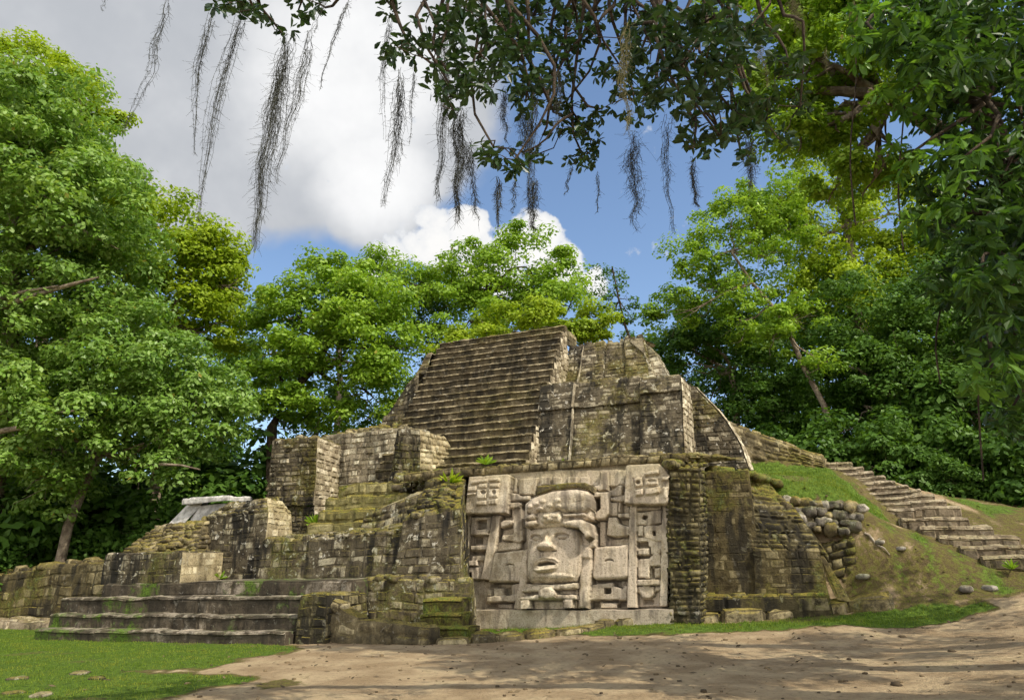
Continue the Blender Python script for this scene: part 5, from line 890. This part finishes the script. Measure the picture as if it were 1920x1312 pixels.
# far forest: copies of two trees standing behind, and dark undergrowth
proto = tree('forest_tree', 'background forest tree far left behind the ruins', 'tree', [((-34, 44, 9), 4.2), ((-31, 43, 12), 3.6), ((-37, 45, 13), 3.4), ((-33, 45, 6), 3.8), ((-36, 43, 5), 3.2), ((-32, 44, 2.5), 3), ((-36, 45, 2.5), 3)], 'deep', .26, 40, 1.1, seed=51, foot=(-34, 44, 0), r0=.35, kden=4)
rg = np.random.default_rng(61)
for i, (x, y, s, lb) in enumerate(((-26, 40, 1.0, 'left'), (-18, 42, .9, 'left'), (-11, 46, .8, 'left'), (-4, 50, .75, 'mid'), (4, 50, .75, 'mid'), (11, 47, .8, 'mid'), (17, 45, 1.0, 'right'), (23, 44, 1.1, 'right'), (29, 42, 1.1, 'right'), (36, 40, 1.2, 'right'), (-43, 38, 1.1, 'left'), (20, 36, .8, 'right'), (26, 34, .8, 'right'), (31, 28, .9, 'right'), (-30, 34, .8, 'left'))):
    L2 = {'left': 'background forest tree among others behind the left ruins', 'mid': 'background forest tree low behind the temple', 'right': 'background forest tree deep in the shade right of the temple'}[lb]
    copy_tree(proto, (x, y, float(ground_z(x, y)) - .1), rg.uniform(0, 6), s, L2, {'left': 'forest trees behind the left ruins', 'mid': 'forest trees behind the temple', 'right': 'forest trees right of the temple'}[lb])
bush = tree('shrub', 'dark leafy shrub in the undergrowth behind the left wall', 'shrub', [((-15, 27, 1.1), 1.1), ((-14.2, 27.2, .9), .9), ((-15.8, 27.2, .9), .9), ((-15.2, 27.3, 1.9), .8)], 'deep', .16, 46, .5, seed=71, foot=(-15, 27, 0), r0=.06, group='undergrowth shrubs behind the left wall')
for i, (x, y, s) in enumerate(((-21, 25.5, 1.9), (-24, 27, 2.4), (-18, 30.5, 2.6), (-14, 31.5, 2.8), (-10, 31.5, 2.4), (-22.5, 30, 2.8), (-12.5, 26.5, 1.0), (-17.5, 26, 1.1), (-10.5, 27.5, 1.2), (-13.8, 28.5, 1.5), (-18.8, 24.5, .9), (-8.5, 27.8, 1.2), (-6.5, 28.5, 1.3), (-20, 28, 1.6), (-16.5, 29, 1.8), (-11.5, 30, 1.8))): copy_tree(bush, (x, y, float(ground_z(x, y)) - .1), rg.uniform(0, 6), s, 'dark leafy shrub in the undergrowth behind the left wall', 'undergrowth shrubs behind the left wall')
for i, (x, y, s) in enumerate(((16.5, 28, 1.3), (18.5, 26.5, 1.4), (14.8, 29.5, 1.3), (20, 29, 1.7), (13.2, 31, 1.4), (21.5, 25.5, 1.5), (17.5, 31, 1.9), (11.5, 33.5, 1.3), (23, 28, 1.8), (9.8, 34.5, 1.3), (15.4, 27.0, .7), (19.8, 24.6, .9))): copy_tree(bush, (x, y, float(ground_z(x, y)) - .1), rg.uniform(0, 6), s, 'leafy shrub crowding the forest edge behind the stone steps', 'shrubs along the forest edge at right')
# weeds on the masonry
def weed(p, r, seed, label, mat='bright'):
    rg = np.random.default_rng(seed); mb = MB(); n = 26; big_leaves(mb, np.repeat(np.asarray(p)[None], n, 0), rg.normal(size=(n, 3)) * np.array([1, 1, .4]) + np.array([0, 0, .8]), r, rg, .22); o = mb.build('weed', LM[mat], None, base=p, smooth=False); tag(o, label, 'weed')
weed(pt(-8.05, 18.3, 4.12), .3, 1, 'bright green fern sprouting on the ledge above the mask'); weed(pt(-13.5, 18.3, 2.75), .35, 2, 'bright weed tuft at the foot of the ruined pillar'); weed(pt(-15.6, 16.95, 1.34), .25, 3, 'small weed in the corner beside the wall stub'); weed(pt(-9.0, 18.0, 3.6), .4, 4, 'yellow-green weed clump on top of the buttress', 'yellow'); weed(pt(-6.5, 20.42, 4.15), .3, 5, 'small fern at the foot of the right temple wall', 'yellow'); weed(pt(3.9, 20.05, 1.15), .22, 6, 'small green weed beside the stone steps at right'); weed(pt(-1.7, 24.1, 3.95), .3, 7, 'weed at the bottom right end of the curved tier')

# ================================================================== daylight
SUN_AZ = np.array([0.81, -0.585]); SUN_AZ /= np.linalg.norm(SUN_AZ); EL = math.radians(48)
sd = bpy.data.lights.new('sun', 'SUN'); sd.energy = 5.0; sd.angle = math.radians(.55); sd.color = (1, .92, .77)
so = bpy.data.objects.new('sun', sd); COL.objects.link(so)
from mathutils import Vector
so.rotation_euler = Vector((-SUN_AZ[0] * math.cos(EL), -SUN_AZ[1] * math.cos(EL), -math.sin(EL))).to_track_quat('-Z', 'Y').to_euler(); so.location = (20, -10, 30)
w = bpy.data.worlds.new('World'); scn.world = w; w.use_nodes = True; nt = w.node_tree; nt.nodes.clear()
class WN(N):
    def __init__(self): self.t = nt; self.out = nt.nodes.new('ShaderNodeOutputWorld')
g = WN(); sky = g.n('ShaderNodeTexSky', sky_type='NISHITA'); sky.sun_disc = False; sky.sun_elevation = EL; sky.sun_rotation = math.atan2(SUN_AZ[0], SUN_AZ[1]); sky.air_density = 1.0; sky.dust_density = .4; sky.ozone_density = 2.0
dirv = g.n('ShaderNodeTexCoord').outputs['Generated']
def cap_(px, py, inner, outer):
    d = ray(px, py); d = d / np.linalg.norm(d); o = g.n('ShaderNodeVectorMath', operation='DOT_PRODUCT'); g.link(dirv, o.inputs[0]); o.inputs[1].default_value = d
    return g.step(o.outputs['Value'], math.cos(math.radians(outer)), math.cos(math.radians(inner)))
def mx(a, b): return g.math('MAXIMUM', a, b)
n1 = g.noise(dirv, 3.2, 3, .58); n2 = g.noise(dirv, 9.0, 4, .62)
n2b = g.noise(dirv, 30, 2, .6)
big = cap_(420, 40, 8, 19)
for c in ((200, 140, 5, 13), (520, 210, 3, 12), (640, 120, 5, 15), (690, 330, 1, 7), (430, 285, 2, 7.5), (150, -150, 10, 24)): big = mx(big, cap_(*c))
bf = g.step(g.math('ADD', big, g.math('ADD', g.math('MULTIPLY', g.math('SUBTRACT', n1, .5), 1.1), g.math('MULTIPLY', g.math('SUBTRACT', n2, .5), .6))), .22, .62)
cum = cap_(800, 445, .6, 3.4)
for c in ((880, 440, .4, 3.0), (1000, 455, .5, 3.2), (1060, 492, .4, 2.4), (730, 478, .3, 2.4), (930, 490, 1, 4.2), (690, 510, .2, 1.8), (1115, 530, .2, 1.8)): cum = mx(cum, cap_(*c))
n4 = g.noise(dirv, 15, 5, .66)
cf = g.step(g.math('ADD', cum, g.math('ADD', g.math('MULTIPLY', g.math('SUBTRACT', n4, .5), 2.0), g.math('MULTIPLY', g.math('SUBTRACT', n2b, .5), .7))), .42, .72)
lum = g.math('ADD', g.math('MULTIPLY', n2, .55), g.math('MULTIPLY', mx(cap_(655, 140, 1, 10), cap_(700, 330, 1, 6)), .5))
gcol = g.mix(g.step(lum, .15, .95), (.52, .545, .585), (1.02, 1.02, 1.02)); ccol = g.mix(g.step(g.math('ADD', g.math('MULTIPLY', n4, .6), g.math('MULTIPLY', cum, .35)), .35, .7), (.62, .67, .75), (1.0, .99, .97))
skyc = g.mix(1.0, sky.outputs[0], (.15, .15, .15), 'MULTIPLY')
hs = g.n('ShaderNodeHueSaturation'); hs.inputs['Saturation'].default_value = 1.0; hs.inputs['Value'].default_value = 1.25; g.link(skyc, hs.inputs['Color'])
# unseen bright cloud added behind the camera to fill the front faces
up_ = g.n('ShaderNodeSeparateXYZ'); g.link(dirv, up_.inputs[0])
over = g.math('MULTIPLY', g.step(up_.outputs[1], .25, -.35), g.step(n1, .3, .5))
c = g.mix(over, hs.outputs[0], (1.5, 1.46, 1.38)); c = g.mix(bf, c, gcol); c = g.mix(cf, c, ccol)
bg = g.n('ShaderNodeBackground'); g.link(c, bg.inputs[0]); bg.inputs[1].default_value = 1.0; g.link(bg.outputs[0], g.out.inputs[0])

# ================================================================== camera and render settings
cam = bpy.data.cameras.new('camera'); cam.sensor_width = 36; cam.lens = 36 * F / 1920; cam.clip_end = 2000
co = bpy.data.objects.new('camera', cam); COL.objects.link(co); co.location = CAM
from mathutils import Matrix
R_ = Matrix.Rotation(0, 4, 'Z') @ Matrix.Rotation(math.pi / 2 + PITCH, 4, 'X') @ Matrix.Rotation(-ROLL, 4, 'Z')
co.rotation_euler = R_.to_euler(); scn.camera = co
scn.view_settings.view_transform = 'Standard'; scn.view_settings.look = 'None'; scn.view_settings.exposure = 0
scn.cycles.use_denoising = True; w.cycles.sampling_method = 'MANUAL'; w.cycles.sample_map_resolution = 256; scn.cycles.max_bounces = 4; scn.cycles.diffuse_bounces = 3; scn.cycles.glossy_bounces = 1; scn.cycles.transmission_bounces = 2; scn.cycles.use_adaptive_sampling = True; scn.cycles.adaptive_threshold = .04; scn.cycles.use_light_tree = False; scn.cycles.caustics_reflective = False; scn.cycles.caustics_refractive = False; scn.cycles.sample_clamp_indirect = 6
